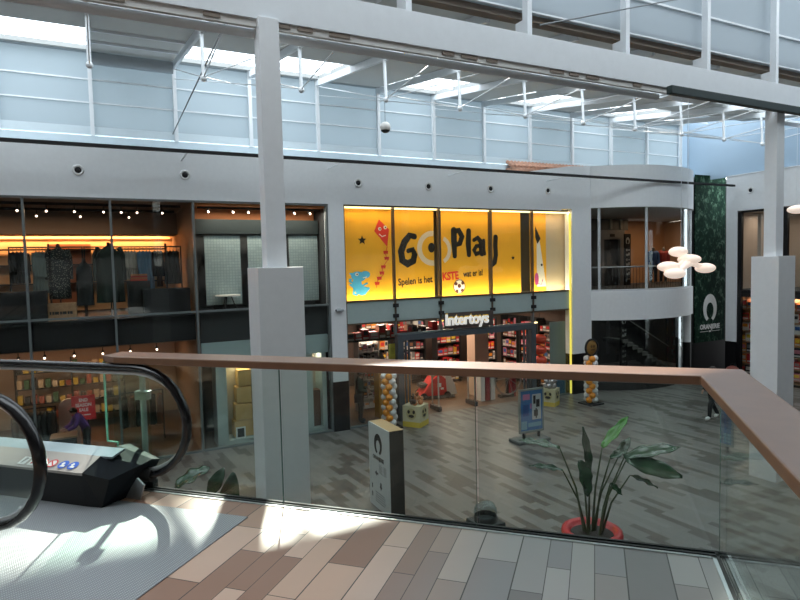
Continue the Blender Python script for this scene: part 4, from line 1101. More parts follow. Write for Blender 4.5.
area('passage_fill', FM, (15.8, 1.4, 0.02), 2.4, 0.8, 70, (0.95, 1.0, 0.95))  # fill light added under the bay so the dark stairs show
area('lobby_panel', FM, (14.2, 2.4, 3.7), 2.0, 1.0, 18, (1.0, 0.9, 0.75))

# ================================================================ CLOTHING SHOP
def spot(frm, loc, lab, group, drop=0.12):
    t = thing('track_spotlight', lab, 'spotlight', frm, loc, group=group)
    obj('arm', M().cyl((0, 0, 0), (0, 0, -drop), 0.012, 6), BLACKM, parent=t)
    obj('housing', M().cyl((0, 0.05, -drop - 0.01), (0, -0.06, -drop - 0.05), 0.04, 10), BLACKM, parent=t)
    obj('bulb', M().ell((0, -0.075, -drop - 0.06), (0.028, 0.016, 0.028), 10, 6), emit('spot_bulb', (1.0, 0.72, 0.55), 5.0), parent=t)
    return t
for r, (y, z, lab) in enumerate(((1.0, 3.5, 'front ceiling'), (2.6, 3.5, 'rear ceiling'))):
    tag(obj('light_track', M().box(-10.5, -4.3, y - 0.025, y + 0.025, z - 0.02, z + 0.05), BLACKM, frame=FM), 'black light track along the %s of the upstairs clothing shop' % lab, 'light track')
for i, s in enumerate((-9.0, -8.30, -7.65, -7.0, -6.3, -5.86, -5.46, -4.8)): spot(FM, (s, 1.0, 3.49), 'lit track spotlight upstairs in the clothing shop, %s from the left on the front track' % ORD[i], 'spotlights on the front track')
for i, s in enumerate((-8.0, -6.9, -5.6)): spot(FM, (s, 2.6, 3.49), 'lit track spotlight upstairs in the clothing shop, %s from the left on the rear track' % ORD[i], 'spotlights on the rear track')
cove = emit('cove_glow', (1.0, 0.42, 0.12), 2.0)
tag(obj('cove_light', M().box(-14, -4.2, 5.12, 5.18, 2.80, 2.84), cove, frame=FM), 'long orange cove light on the back wall of the upstairs clothing shop', 'light')
area('cove_lamp', FM, (-9.1, 5.0, 2.95), 9.5, 0.08, 230, (1.0, 0.47, 0.19), (radians(14), 0, 0))
area('shop_panel', FM, (-8.2, 2.2, 3.42), 5.0, 0.5, 55, (1.0, 0.66, 0.42))
WR = mat('rack_black', (0.02, 0.02, 0.02), 0.5)
def rack(frm, loc, w, h, lab, group=None):
    t = thing('clothes_rack', lab, 'clothes rack', frm, loc, group=group)
    for s in (0, w): obj('leg', M().box(s - 0.018, s + 0.018, -0.018, 0.018, 0, h).box(s - 0.02, s + 0.02, -0.22, 0.22, 0, 0.04), WR, parent=t)
    obj('rail', M().box(0, w, -0.018, 0.018, h - 0.036, h), WR, parent=t)
    return t
rack(FM, (-8.6, 1.5, 0.42), 1.72, 1.98, 'black clothes rack upstairs, left of the floral dress figure')
rack(FM, (-6.83, 1.5, 0.42), 2.54, 1.98, 'black clothes rack upstairs, right of the floral dress figure')
def garment_mesh(w, top, bot, dep, folds, flare=1.15, seed=0, sleeves=True):
    rnd = random.Random(seed); n = 26; rows = []
    for k in range(9):
        u = k / 8; z = top + (bot - top) * u
        ww = w * (0.25 + 0.75 * min(1, u * 7)) * (1 + (flare - 1) * u); dd = dep * (0.4 + 0.6 * min(1, u * 5)) * (1 + 0.3 * u)
        ring_ = []
        for j in range(n):
            a = 2 * pi * j / n
            f = 1 + 0.16 * u * sin(folds * a + seed) + rnd.uniform(-0.02, 0.02)
            ring_.append((ww / 2 * cos(a) * f, dd / 2 * sin(a) * f, z))
        ring_.append(ring_[0]); rows.append(ring_)
    m = M().sheet(rows)
    if sleeves:
        for s in (-1, 1): m.tube([(s * w * 0.42, 0, top - 0.05), (s * w * 0.58, 0, top - 0.25), (s * w * 0.62, -0.02, top - (top - bot) * 0.62)], [0.07, 0.065, 0.05], 8)
    return m
GMESH = {}
def garment(frm, loc, lab, group, mt, w=0.46, ln=0.8, dep=0.14, rz=radians(82), seed=1, sleeves=True):
    t = thing('hanging_garment', lab, 'garment', frm, loc, rz, group=group)
    key = (w, ln, dep, seed, sleeves)
    o = obj('cloth', garment_mesh(w, -0.10, -0.10 - ln, dep, 5, 1.1, seed, sleeves), mt, parent=t)
    obj('hanger', M().tube([(0, 0, -0.09), (0, 0, -0.02), (0.015, 0, 0.01), (0.0, 0, 0.028), (-0.018, 0, 0.012)], 0.005, 6).tube([(-w * 0.35, 0, -0.13), (0, 0, -0.08), (w * 0.35, 0, -0.13)], 0.008, 6), WR, parent=t)
    return t
gg = mat('cloth_greygreen', (0.12, 0.15, 0.135), 0.85); gbe = mat('cloth_beige', (0.33, 0.29, 0.24), 0.85); gbl = mat('cloth_blue', (0.10, 0.17, 0.24), 0.85); gdk = mat('cloth_charcoal', (0.02, 0.022, 0.022), 0.9)
def row(n, s0, s1, mt, lab, grp, ln, seed):
    for i in range(n):
        s = s0 + (s1 - s0) * (i + 0.5) / n
        garment(FM, (s, 1.5, 2.362), lab, grp, mt, ln=ln, seed=seed + i)
row(4, -8.55, -8.2, gdk, 'black garment in the tight black row on the left upstairs rack', 'black garments on the left rack', 0.85, 1)
row(4, -8.02, -7.72, gg, 'grey-green garment in the row beside the window mullion on the upstairs rack', 'grey-green garments on the left rack', 1.12, 11)
row(4, -5.83, -5.5, gbe, 'beige garment in the beige row on the right upstairs rack', 'beige garments on the right rack', 0.80, 21)
row(4, -5.45, -5.1, gbl, 'denim blue garment in the blue row on the right upstairs rack', 'blue garments on the right rack', 1.25, 31)
row(3, -5.05, -4.80, gdk, 'black garment in the row right of the blue ones on the right upstairs rack', 'black garments right of the blue row', 0.75, 41)
row(4, -4.72, -4.36, gdk, 'long black garment at the right end of the right upstairs rack', 'black garments at the rack end', 0.98, 51)
def floral():
    mm, nt, p = nodes_of('floral_cloth')
    tc = nt.nodes.new('ShaderNodeTexCoord'); vo = nt.nodes.new('ShaderNodeTexVoronoi'); vo.inputs['Scale'].default_value = 26
    nt.links.new(tc.outputs['Object'], vo.inputs['Vector']); rp = nt.nodes.new('ShaderNodeValToRGB'); rp.color_ramp.elements[0].position = 0.2; rp.color_ramp.elements[0].color = (0.26, 0.26, 0.20, 1)
    rp.color_ramp.elements[1].position = 0.34; rp.color_ramp.elements[1].color = (0.015, 0.018, 0.018, 1); nt.links.new(vo.outputs['Distance'], rp.inputs['Fac']); nt.links.new(rp.outputs['Color'], p.inputs['Base Color']); p.inputs['Roughness'].default_value = 0.85
    return mm
def bust(loc, lab, mt, w, top, bot, dep, seed, arms=True, stand=True):
    t = thing('dress_form', lab, 'dress form', FM, loc)
    obj('garment', garment_mesh(w, top, bot, dep, 6, 1.05, seed, arms), mt, parent=t)
    obj('neck', M().lathe([(0.0, 0.10), (0.045, 0.09), (0.05, 0.0), (0.06, -0.06)], 14, (0, 0, top)), BLACKM, parent=t)
    obj('stand', M().cyl((0, 0, 0.02), (0, 0, bot + 0.1), 0.018, 8).cyl((0, 0, 0), (0, 0, 0.025), 0.17, 16), WR, parent=t)
    return t
bust((-7.45, 1.25, 0.42), 'dress form in a long dark floral dress upstairs by the window', floral(), 0.46, 1.95, 0.55, 0.26, 3)
bust((-6.85, 1.15, 0.42), 'dress form in a plain black narrow outfit right of the floral dress', gdk, 0.40, 1.55, 0.35, 0.24, 5, False)
bust((-6.22, 1.2, 0.42), 'dress form in a wide dark green coat upstairs, between two window panes', mat('cloth_darkgreen', (0.022, 0.032, 0.026), 0.9), 0.60, 1.98, 0.40, 0.32, 8)
def plinth(s0, s1, y0, y1, z1, lab, mt=BLACKM):
    t = obj('display_plinth', M().box(-(s1 - s0) / 2, (s1 - s0) / 2, 0, y1 - y0, 0, z1 - 0.42), mt, frame=FM, loc=((s0 + s1) / 2, y0, 0.42), bevel=0.008); tag(t, lab, 'plinth'); return t
plinth(-8.75, -7.72, 0.4, 0.9, 1.22, 'black display plinth upstairs at the left edge of the view')
plinth(-5.42, -4.2, 0.45, 1.0, 1.17, 'wide black display plinth upstairs below the dark garments on the right')
ct = thing('wooden_crate', 'light wooden crate with dark print upstairs below the floral dress', 'crate', FM, (-7.42, 0.55, 0.42))
obj('box', M().box(-0.36, 0.36, 0, 0.35, 0, 0.46), mat('crate_wood', (0.36, 0.20, 0.10), 0.6, 0, 0.2, 9), parent=ct)
pm = M()
for i in range(9): pm.box(-0.26 + i * 0.058, -0.26 + i * 0.058 + 0.035 + 0.012 * (i % 3), -0.004, 0, 0.17, 0.245)
obj('print', pm, BLACKM, parent=ct)
pots = thing('folded_clothes', 'small stack of red and orange folded clothes upstairs on the right', 'folded clothes', FM, (-5.5, 1.1, 1.4))
tag(pots, 'red folded clothes stacked on a dark shelf below the beige garments', 'folded clothes')
for k in range(4): obj('garment', M().box(-0.22 + 0.01 * k, 0.24, 0, 0.3, 0.05 * k, 0.05 * k + 0.045), mat('fold_%s' % 'abcd'[k], ((0.5, 0.06, 0.03), (0.45, 0.15, 0.05), (0.4, 0.05, 0.04), (0.5, 0.2, 0.08))[k], 0.8), parent=pots, bevel=0.015)
sh = thing('low_shelf', 'dark low shelf below the beige garments upstairs', 'shelf', FM, (-5.5, 1.1, 0.42)); obj('body', M().box(-0.3, 0.3, 0, 0.35, 0, 0.98), BLACKM, parent=sh)
# back wall shelves with stock
bs = thing('wall_shelf', 'long black wall shelf with a rail at the back of the upstairs clothing shop', 'shelf', FM, (-9, 4.75, 0.42))
for z in (0.9, 1.5, 2.0): obj('board', M().box(-2.5, 4.6, 0, 0.4, z, z + 0.04), WR, parent=bs)
for s in (-2.5, -0.7, 1.1, 2.9, 4.6): obj('upright', M().box(s - 0.03, s + 0.03, 0, 0.05, 0, 2.2), WR, parent=bs)
pnl = tag(obj('wall_panel', M().box(-7.9, -6.7, 5.1, 5.18, 0.6, 2.62), mat('panel_rust', (0.26, 0.10, 0.05), 0.7), frame=FM), 'rust-brown wall panel at the back of the upstairs clothing shop', 'panel')
for i in range(5):
    s = -6.3 + i * 0.42
    garment(FM, (s, 4.9, 1.93), 'dark garment hanging along the back wall of the upstairs shop', 'garments along the back wall', (gdk, gg, gbe)[i % 3] if False else gdk, ln=0.7, seed=60 + i, rz=radians(80))
# downstairs
area('shop_panel', FM, (-8.0, 3.0, -0.36), 5.5, 1.2, 105, (1.0, 0.62, 0.40))
struct(obj('ceiling', M().box(-14.3, -4.1, 0.4, 6.2, -0.33, -0.3), mat('lower_ceiling', (0.42, 0.28, 0.19), 0.8), frame=FM))
for r, y in enumerate((1.2, 3.2)):
    tag(obj('light_track', M().box(-10.5, -4.4, y - 0.025, y + 0.025, -0.42, -0.36), BLACKM, frame=FM), 'black light track under the %s of the downstairs clothing shop ceiling' % ('front' if r == 0 else 'rear'), 'light track')
for i, s in enumerate((-8.5, -7.9, -7.2, -6.5, -5.8, -5.1)): spot(FM, (s, 1.2, -0.42), 'lit track spotlight downstairs in the clothing shop, %s from the left' % ORD[i], 'spotlights downstairs')
cn = thing('counter', 'dark shop counter with a wooden top downstairs below the red sign', 'counter', FM, (-7.60, 0.75, G))
obj('body', M().box(-0.22, 0.35, 0, 0.55, 0, 0.74), BLACKM, parent=cn); obj('top', M().box(-0.26, 0.38, -0.03, 0.58, 0.74, 0.79), oak, parent=cn)
ss = thing('sale_sign', 'red sale sign with white words on a stand in the clothing shop', 'sign', FM, (-7.06, 1.65, G + 0.14))
obj('board', M().box(-0.30, 0.30, -0.015, 0.015, 0.85, 1.55), emit('sale_red', (0.55, 0.03, 0.035), 0.12), parent=ss)
wm = M()
for tx, z, sz in (('END', 1.38, 0.13), ('SEASON', 1.24, 0.13), ('SALE', 1.10, 0.13)):  merge(wm, text_mesh(tx, sz, 0.003, 0.004, 0.85, 'CENTER'), (0, -0.018, z))
wm.box(-0.16, -0.02, -0.021, -0.015, 0.98, 1.01).box(0.0, 0.17, -0.021, -0.015, 0.98, 1.01)
obj('lettering', wm, emit('sale_white', (0.8, 0.7, 0.68), 0.1), parent=ss)
obj('post', M().cyl((0.1, 0.03, -0.12), (0.1, 0.03, 0.9), 0.015, 8).cyl((0.1, 0.03, -0.14), (0.1, 0.03, -0.12), 0.16, 16), WR, parent=ss)
ar = thing('arch_panel', 'pale arched panel behind the person in purple', 'panel', FM, (-7.46, 2.3, G))
obj('panel', M().prism([(-0.27, 0)] + [(-0.27 * cos(pi * i / 14), 1.25 + 0.27 * sin(pi * i / 14)) for i in range(15)] + [(0.27, 0)], 0, 0.08, 'y'), mat('arch_pale', (0.6, 0.52, 0.44), 0.7), parent=ar)
def garment_stand(loc, lab, n, mt, w, seed):
    t = thing('clothes_rack', lab, 'clothes rack', FM, loc)
    for s in (0, w): obj('leg', M().box(s - 0.018, s + 0.018, -0.2, 0.2, 0, 0.04).box(s - 0.018, s + 0.018, -0.018, 0.018, 0, 1.5), WR, parent=t)
    obj('rail', M().box(0, w, -0.016, 0.016, 1.47, 1.5), WR, parent=t)
garment_stand((-8.75, 1.6, G), 'clothes rack of dark garments downstairs, left of the person in purple', 6, gdk, 1.0, 70)
for i in range(7): garment(FM, (-8.68 + i * 0.14, 1.6, G + 1.46), 'dark garment on the downstairs rack left of the person in purple', 'dark garments downstairs', gdk, ln=0.95, seed=70 + i)
garment_stand((-6.1, 2.4, G), 'clothes rack of rust and dark garments downstairs, behind the escalator end', 6, gdk, 1.2, 80)
for i in range(6): garment(FM, (-6.0 + i * 0.2, 2.4, G + 1.46), 'rust or dark garment on the downstairs rack behind the escalator end', 'garments behind the escalator end', (gdk, mat('cloth_rust', (0.22, 0.08, 0.04), 0.85))[i % 2], ln=0.9, seed=80 + i)
shl = thing('display_shelf', 'low shelf of small bottles and boxes downstairs, above the dark rack', 'shelf', FM, (-8.1, 4.6, G))
for z in (0.5, 1.0, 1.5, 2.0): obj('board', M().box(-0.9, 2.2, 0, 0.4, z, z + 0.03), WR, parent=shl)
for s in (-0.9, 0.65, 2.2): obj('upright', M().box(s - 0.02, s + 0.02, 0, 0.4, 0, 2.4), WR, parent=shl)
rnd = random.Random(3)
for z in (0.53, 1.03, 1.53, 2.03):
    for k in range(15):
        c = rnd.choice([(0.5, 0.35, 0.05), (0.05, 0.12, 0.06), (0.02, 0.02, 0.02), (0.3, 0.08, 0.05), (0.45, 0.35, 0.25)])
        s = -8.9 + k * 0.195
        hh = rnd.uniform(0.14, 0.32)
        o = obj('stock_box', M().box(-0.07, 0.07, 0, 0.2, 0, hh).box(-0.05, 0.05, -0.004, 0, hh * 0.3, hh * 0.7), mat('stock_%d' % int(c[0] * 100), c, 0.6), frame=FM, loc=(s, 4.68, G + z))
        tag(o, 'small box on the back shelf of the downstairs clothing shop', 'box', 'stock boxes on the downstairs back shelf')
obj('dummy', M(), WHITE) if False else None
# ================================================================ DISPLAY BAY
def mosaic():
    mm, nt, p = nodes_of('mosaic_screen_print')
    tc = nt.nodes.new('ShaderNodeTexCoord'); br = nt.nodes.new('ShaderNodeTexBrick'); br.offset = 0
    mp = nt.nodes.new('ShaderNodeMapping'); mp.inputs['Rotation'].default_value = (radians(90), 0, 0)
    nt.links.new(tc.outputs['Object'], mp.inputs['Vector']); nt.links.new(mp.outputs['Vector'], br.inputs['Vector'])
    br.inputs['Scale'].default_value = 1.0; br.inputs['Brick Width'].default_value = 0.085; br.inputs['Row Height'].default_value = 0.085; br.inputs['Mortar Size'].default_value = 0.008
    br.inputs['Color1'].default_value = (0.34, 0.42, 0.41, 1); br.inputs['Color2'].default_value = (0.30, 0.37, 0.365, 1); br.inputs['Mortar'].default_value = (0.24, 0.31, 0.31, 1)
    nt.links.new(br.outputs['Color'], p.inputs['Base Color']); p.inputs['Roughness'].default_value = 0.4
    return mm
MOS = mosaic()
for a, b, lab in ((-3.70, -2.66, 'pale mosaic screen in the upstairs display, left of the pillar'), (-2.44, -1.60, 'pale mosaic screen in the upstairs display, behind the pillar'), (-1.16, -0.22, 'pale mosaic screen in the upstairs display, right of the pillar')):
    t = thing('mosaic_screen', lab, 'screen', FM, ((a + b) / 2, 0.85, 0.62))
    obj('panel', M().box(-(b - a) / 2, (b - a) / 2, 0, 0.03, 0, 2.05), MOS, parent=t)
    obj('foot', M().box(-0.3, 0.3, -0.1, 0.13, -0.16, 0.0), BLACKM, parent=t)
tag(obj('header_board', M().box(-3.95, -0.2, 0.78, 0.84, 2.72, 3.15), mat('header_dark', (0.012, 0.02, 0.02), 0.6), frame=FM), 'dark header board across the top of the upstairs display', 'board')
tag(obj('light_track', M().box(-3.9, -0.2, 0.55, 0.6, 3.43, 3.49), BLACKM, frame=FM), 'short black light track above the mosaic screens', 'light track')
for i, s in enumerate((-3.6, -2.9, -2.45, -1.45, -1.05, -0.55)): spot(FM, (s, 0.57, 3.45), 'lit spotlight above the mosaic screens, %s from the left' % ORD[i], 'spotlights above the mosaic screens', 0.06)
area('display_panel', FM, (-2.05, 0.45, 3.4), 3.4, 0.15, 60, (1.0, 0.88, 0.75))
t = thing('red_pole', 'red and dark hanging garment between the mosaic screens', 'garment', FM, (-1.4, 1.1, 2.4)); tag(t, 'long dark red garment hanging between the mosaic screens', 'garment')
obj('cloth', garment_mesh(0.30, -0.05, -1.5, 0.15, 5, 1.1, 4), mat('cloth_red', (0.28, 0.02, 0.03), 0.8), parent=t); obj('hanger', M().cyl((0, 0, -0.1), (0, 0, 1.1), 0.006, 6), WR, parent=t)
t = thing('low_table', 'small pale round table in the upstairs display left of the pillar', 'table', FM, (-3.15, 0.5, 0.46)); obj('top', M().cyl((0, 0, 0.42), (0, 0, 0.46), 0.36, 24), PW, parent=t)
for a in range(3): obj('leg', M().cyl((0.25 * cos(a * 2.1), 0.25 * sin(a * 2.1) * 0.8, 0), (0.1 * cos(a * 2.1), 0.1 * sin(a * 2.1), 0.42), 0.015, 8), WR, parent=t)
# downstairs display: pale portals, stepped wooden boxes, framed pictures
for a, b, lab in ((-3.62, -2.35, 'pale window portal around the stacked wooden boxes, left of the pillar'), (-1.0, -0.25, 'pale window portal with a brown pillar, right of the pillar')):
    t = thing('window_portal', lab, 'portal', FM, (0, 0, 0))
    obj('frame', M().box(a, a + 0.3, 0.3, 1.0, G, -0.5).box(b - 0.14, b, 0.3, 1.0, G, -0.5).box(a, b, 0.3, 1.0, -0.95, -0.45).box(a, b, 0.3, 1.0, G, G + 0.14), pale, parent=t)
    obj('back', M().box(a + 0.3, b - 0.14, 0.98, 1.05, G + 0.14, -0.9), mat('portal_back', (0.40, 0.36, 0.30), 0.7), parent=t)
tag(obj('frosted_band', M().box(-4.0, -0.2, 0.22, 0.28, -1.0, -0.42), FROST, frame=FM), 'frosted pale band across the downstairs display windows', 'panel')
boxw = mat('stack_wood', (0.62, 0.40, 0.17), 0.6, 0, 0.08, 6)
for k, (s, z, wd) in enumerate(((-2.83, G + 0.16, 0.56), (-2.81, G + 0.66, 0.50), (-2.79, G + 1.17, 0.44), (-2.76, G + 1.68, 0.38))):
    o = obj('display_box', M().box(-wd / 2, wd / 2, 0, 0.42, 0, 0.48), boxw, frame=FM, loc=(s, 0.48, z), bevel=0.006)
    tag(o, 'pale wooden display box in the lower window, %s of its stack' % ('lowest', 'second from the bottom', 'third from the bottom', 'topmost')[k], 'box', 'stacked wooden display boxes')
t = thing('picture_frame', 'small white framed card leaning below the wooden boxes', 'picture frame', FM, (-2.95, 0.38, G + 0.14)); obj('frame', M().box(-0.14, 0.14, 0, 0.02, 0, 0.34), PRINTW, parent=t); obj('print', M().box(-0.10, 0.10, -0.004, 0, 0.04, 0.30), DARK, parent=t)
tag(obj('display_box', M().box(-0.3, 0.05, 0, 0.3, 0, 1.15), mat('box_brown', (0.14, 0.07, 0.045), 0.6), frame=FM, loc=(-0.45, 0.5, G + 0.14), bevel=0.01), 'dark brown display box in the lower window right of the pillar', 'box')
area('display_panel', FM, (-2.8, 0.6, -1.0), 0.8, 0.2, 12, (1.0, 0.75, 0.45)); area('display_panel', FM, (-0.55, 0.6, -1.0), 0.4, 0.2, 6, (1.0, 0.8, 0.6))

# ================================================================ TOY SHOP
for s, y in ((2.2, 2.0), (5.0, 2.4), (8.0, 2.2), (3.5, 4.6), (7.0, 4.6)):
    area('shop_panel', FM, (s, y, -0.26), 1.3, 0.5, 62, (1.0, 0.80, 0.62))
TCOL = {'red': (0.55, 0.03, 0.03), 'pink': (0.60, 0.20, 0.26), 'orange': (0.70, 0.24, 0.03), 'white': (0.62, 0.58, 0.54), 'black': (0.02, 0.02, 0.025), 'blue': (0.04, 0.12, 0.35), 'brown': (0.20, 0.09, 0.05), 'yellow': (0.75, 0.5, 0.05), 'grey': (0.2, 0.2, 0.2)}
def toybox_mesh():
    m = M().box(-0.5, 0.5, 0, 1, 0, 1)
    return m
TMAT = {k: mat('toy_%s' % k, v, 0.45) for k, v in TCOL.items()}
TPROTO = {}
def toy_proto(c1, c2):
    if (c1, c2) not in TPROTO:
        m = M().box(-0.5, 0.5, 0, 1, 0, 1, 0); m.box(-0.36, 0.36, -0.012, 0, 0.45, 0.85, 1); m.box(-0.42, 0.42, -0.012, 0, 0.10, 0.28, 2)
        me = bpy.data.meshes.new('toy_box'); me.from_pydata(m.v, [], m.f)
        for x in (c1, c2, 'white'): me.materials.append(TMAT[x])
        for p, mi in zip(me.polygons, m.mi): p.material_index = mi
        TPROTO[(c1, c2)] = me
    return TPROTO[(c1, c2)]
def toy(frm, x, y, z, w, d, h, c1, c2, lab, grp):
    o = bpy.data.objects.new('toy_box', toy_proto(c1, c2)); COL.objects.link(o)
    o.matrix_world = frm @ Matrix.Translation((x, y, z)) @ Matrix.Diagonal((w, d, h, 1))
    o['label'] = lab; o['category'] = 'toy box'; o['group'] = grp
    return o
def shelf_unit(frm, w, h, n, pal, lab, boxlab, grp, body=WR, header=None, seed=0, zmin=0, per=6, back=None):
    t = thing('shelf_unit', lab, 'shelf unit', frm, (0, 0, 0))
    for x in (0, w): obj('side_panel', M().box(x - 0.02, x + 0.02, 0, 0.42, 0, h), body, parent=t)
    obj('back_panel', M().box(0, w, 0.40, 0.42, 0, h), back or body, parent=t)
    step = (h - 0.15) / n
    rnd_ = random.Random(seed)
    for k in range(n):
        z = 0.12 + k * step
        obj('shelf', M().box(0.02, w - 0.02, 0.02, 0.40, z - 0.03, z), body, parent=t)
        if k < zmin: continue
        x = 0.04
        while x < w - 0.10:
            bw = rnd_.uniform(0.6, 1.3) * w / per; bw = min(bw, w - 0.04 - x)
            if bw < 0.06: break
            c1 = rnd_.choice(pal); c2 = rnd_.choice(list(TCOL))
            hh = step * rnd_.uniform(0.5, 0.88)
            toy(frm, x + bw / 2, 0.06 + rnd_.uniform(0, 0.04), z, bw - 0.015, 0.28, hh, c1, c2, boxlab, grp)
            x += bw
    if header: obj('header', M().box(0, w, -0.02, 0.1, h, h + 0.28), header, parent=t)
    return t
def at(s, t, rz=0.0): return FM @ Matrix.Translation((s, t, G)) @ Matrix.Rotation(rz, 4, 'Z')
wht = mat('rack_white', (0.62, 0.60, 0.57), 0.5)
shelf_unit(at(1.55, 1.9), 0.78, 2.50, 7, ['white', 'black', 'grey', 'white'], 'white toy rack with a red header in the left window of the toy shop', 'small boxed toy on the white rack with the red header', 'toys on the white rack', wht, TMAT['red'], 5, per=5)
shelf_unit(at(0.5, 3.4), 1.1, 2.9, 6, ['pink', 'red', 'white', 'black'], 'toy shelf behind the white rack at the left end of the toy shop', 'toy box on the shelf behind the white rack', 'toys behind the white rack', seed=6, per=4, zmin=2)
shelf_unit(at(3.3, 5.7), 1.3, 3.0, 6, ['orange', 'red', 'brown', 'white'], 'back-wall toy shelf of orange and red boxes, left of the black one', 'orange, red, brown or white toy box on the left back-wall shelf', 'toys on the left back shelf', seed=7, per=5, zmin=1)
shelf_unit(at(4.75, 5.2), 1.35, 2.95, 6, ['black', 'black', 'grey', 'white', 'red'], 'tall black back-wall toy shelf in the middle of the doorway view', 'dark toy box on the tall black back shelf in the doorway', 'toys on the black back shelf', seed=8, per=7, zmin=1)
shelf_unit(at(6.35, 4.6), 1.2, 2.9, 5, ['red', 'red', 'black', 'brown', 'yellow'], 'back toy shelf of red boxes left of the beige shop column', 'red, dark or yellow toy box left of the beige shop column', 'toys left of the shop column', seed=9, per=5)
shelf_unit(at(7.75, 3.6), 1.0, 2.85, 6, ['white', 'black', 'pink', 'red'], 'toy shelf just right of the beige shop column', 'toy box on the shelf just right of the beige shop column', 'toys right of the shop column', seed=10, per=5)
shelf_unit(at(9.5, 3.0, radians(-90)), 1.1, 2.85, 7, ['brown', 'red', 'white', 'black', 'pink'], 'toy shelf along the right wall of the toy shop, farther one', 'toy box on the farther right-wall shelf', 'toys on the farther right-wall shelf', seed=11, per=4)
shelf_unit(at(9.5, 1.8, radians(-90)), 1.0, 2.75, 7, ['red', 'black', 'brown', 'grey'], 'toy shelf along the right wall of the toy shop, nearer the door', 'toy box on the right-wall shelf nearer the door', 'toys on the nearer right-wall shelf', seed=12, per=4)
tc_ = struct(obj('column', M().box(6.36, 7.0, 1.75, 2.3, G, -0.2), mat('column_beige', (0.50, 0.34, 0.25), 0.6), frame=FM))
shelf_unit(at(9.5, 4.3, radians(-90)), 1.1, 2.85, 6, ['red', 'brown', 'pink', 'white', 'black'], 'toy shelf along the right wall of the toy shop, the one nearest the back', 'toy box on the right-wall shelf nearest the back', 'toys on the rearmost right-wall shelf', seed=13, per=5, zmin=1)
# stock on top: boxes along a high ledge over the doors
lg = tag(obj('stock_ledge', M().box(0.6, 6.0, 1.3, 1.75, -0.92, -0.88).box(0.6, 6.0, 1.33, 1.36, -0.88, -0.86), WR, frame=FM), 'high black stock ledge behind the glass over the toy shop doors', 'shelf')
rnd = random.Random(21); s = 0.7
while s < 5.8:
    w_ = rnd.uniform(0.16, 0.42); toy(FM, s + w_ / 2, 1.36, -0.88, w_ - 0.02, 0.3, rnd.uniform(0.2, 0.48), rnd.choice(['red', 'pink', 'pink', 'brown', 'red', 'black']), rnd.choice(['white', 'black', 'pink', 'red']), 'toy box on the high ledge over the toy shop doors', 'toys on the high ledge'); s += w_
# tree-shaped display, orange post, yellow printed panel
t = thing('cone_tree', 'dark cone-shaped tree on an orange box in the left toy shop window', 'decoration', FM, (1.95, 0.9, G)); obj('cone', M().cyl((0, 0, 1.75), (0, 0, 2.35), 0.20, 14, r2=0.01), mat('cone_dark', (0.045, 0.03, 0.022), 0.8), parent=t); obj('box', M().box(-0.2, 0.2, -0.2, 0.2, 0, 1.75), mat('cone_box', (0.55, 0.25, 0.04), 0.6), parent=t)
tag(obj('printed_panel', M().box(2.02, 2.34, 0.42, 0.46, 0.0, 2.55), mat('panel_yellowgreen', (0.48, 0.42, 0.06), 0.6, 0, 0.4, 3), frame=FM, loc=(0, 0, G)), 'yellow-green printed panel beside the left door post of the toy shop', 'panel')
tag(obj('orange_post', M().box(2.95, 3.25, 1.2, 1.5, 0, 1.95), mat('post_orange', (0.65, 0.28, 0.03), 0.6), frame=FM, loc=(0, 0, G)), 'square orange post just inside the left side of the toy shop door', 'post')
# security gates
for s, lab in ((3.97, 'pale security gate in the toy shop doorway, left one'), (5.5, 'pale security gate in the toy shop doorway, right one')):
    t = thing('security_gate', lab, 'security gate', FM, (s, 0.75, G)); obj('frame', M().tube([(0, -0.22, 0), (0, -0.22, 1.4), (0, -0.12, 1.52), (0, 0.12, 1.52), (0, 0.22, 1.4), (0, 0.22, 0)], 0.03, 8), mat('gate_grey', (0.42, 0.38, 0.34), 0.4), parent=t); obj('base', M().box(-0.06, 0.06, -0.32, 0.32, 0, 0.16), DARK, parent=t)
# red and white ride-on toy vehicle
rv = thing('ride_on_vehicle', 'red and white ride-on toy vehicle on the shop floor inside the doors', 'ride-on toy', FM, (4.95, 2.6, G), radians(-12))
obj('base', M().box(-0.75, 0.75, -0.42, 0.42, 0.02, 0.12), DARK, parent=rv, bevel=0.02)
obj('body', M().prism([(-0.62, 0.12), (0.45, 0.12), (0.40, 0.75), (0.15, 0.95), (-0.10, 0.80)], -0.38, 0.38, 'y'), mat('ride_red', (0.62, 0.03, 0.03), 0.35), parent=rv, bevel=0.03)
obj('rear_cover', M().prism([(0.42, 0.10), (0.88, 0.12), (0.80, 0.45), (0.55, 1.0), (0.30, 1.05), (0.40, 0.72)], -0.36, 0.36, 'y'), wht, parent=rv, bevel=0.03)
obj('seat', M().box(-0.6, -0.25, -0.22, 0.22, 0.42, 0.56), BLACKM, parent=rv, bevel=0.03); obj('windscreen', M().prism([(-0.10, 0.82), (0.15, 0.97), (0.02, 1.18), (-0.08, 1.16)], -0.3, 0.3, 'y'), mat('ride_cream', (0.55, 0.45, 0.33), 0.5), parent=rv)
obj('badge', M().box(0.05, 0.20, -0.39, -0.38, 0.45, 0.6).box(0.18, 0.3, -0.39, -0.38, 0.35, 0.42), PRINTW, parent=rv)
for x in (-0.5, 0.45):
    for y in (-0.40, 0.40): obj('wheel', M().cyl((x, y - 0.03, 0.13), (x, y + 0.03, 0.13), 0.13, 14), BLACKM, parent=rv)
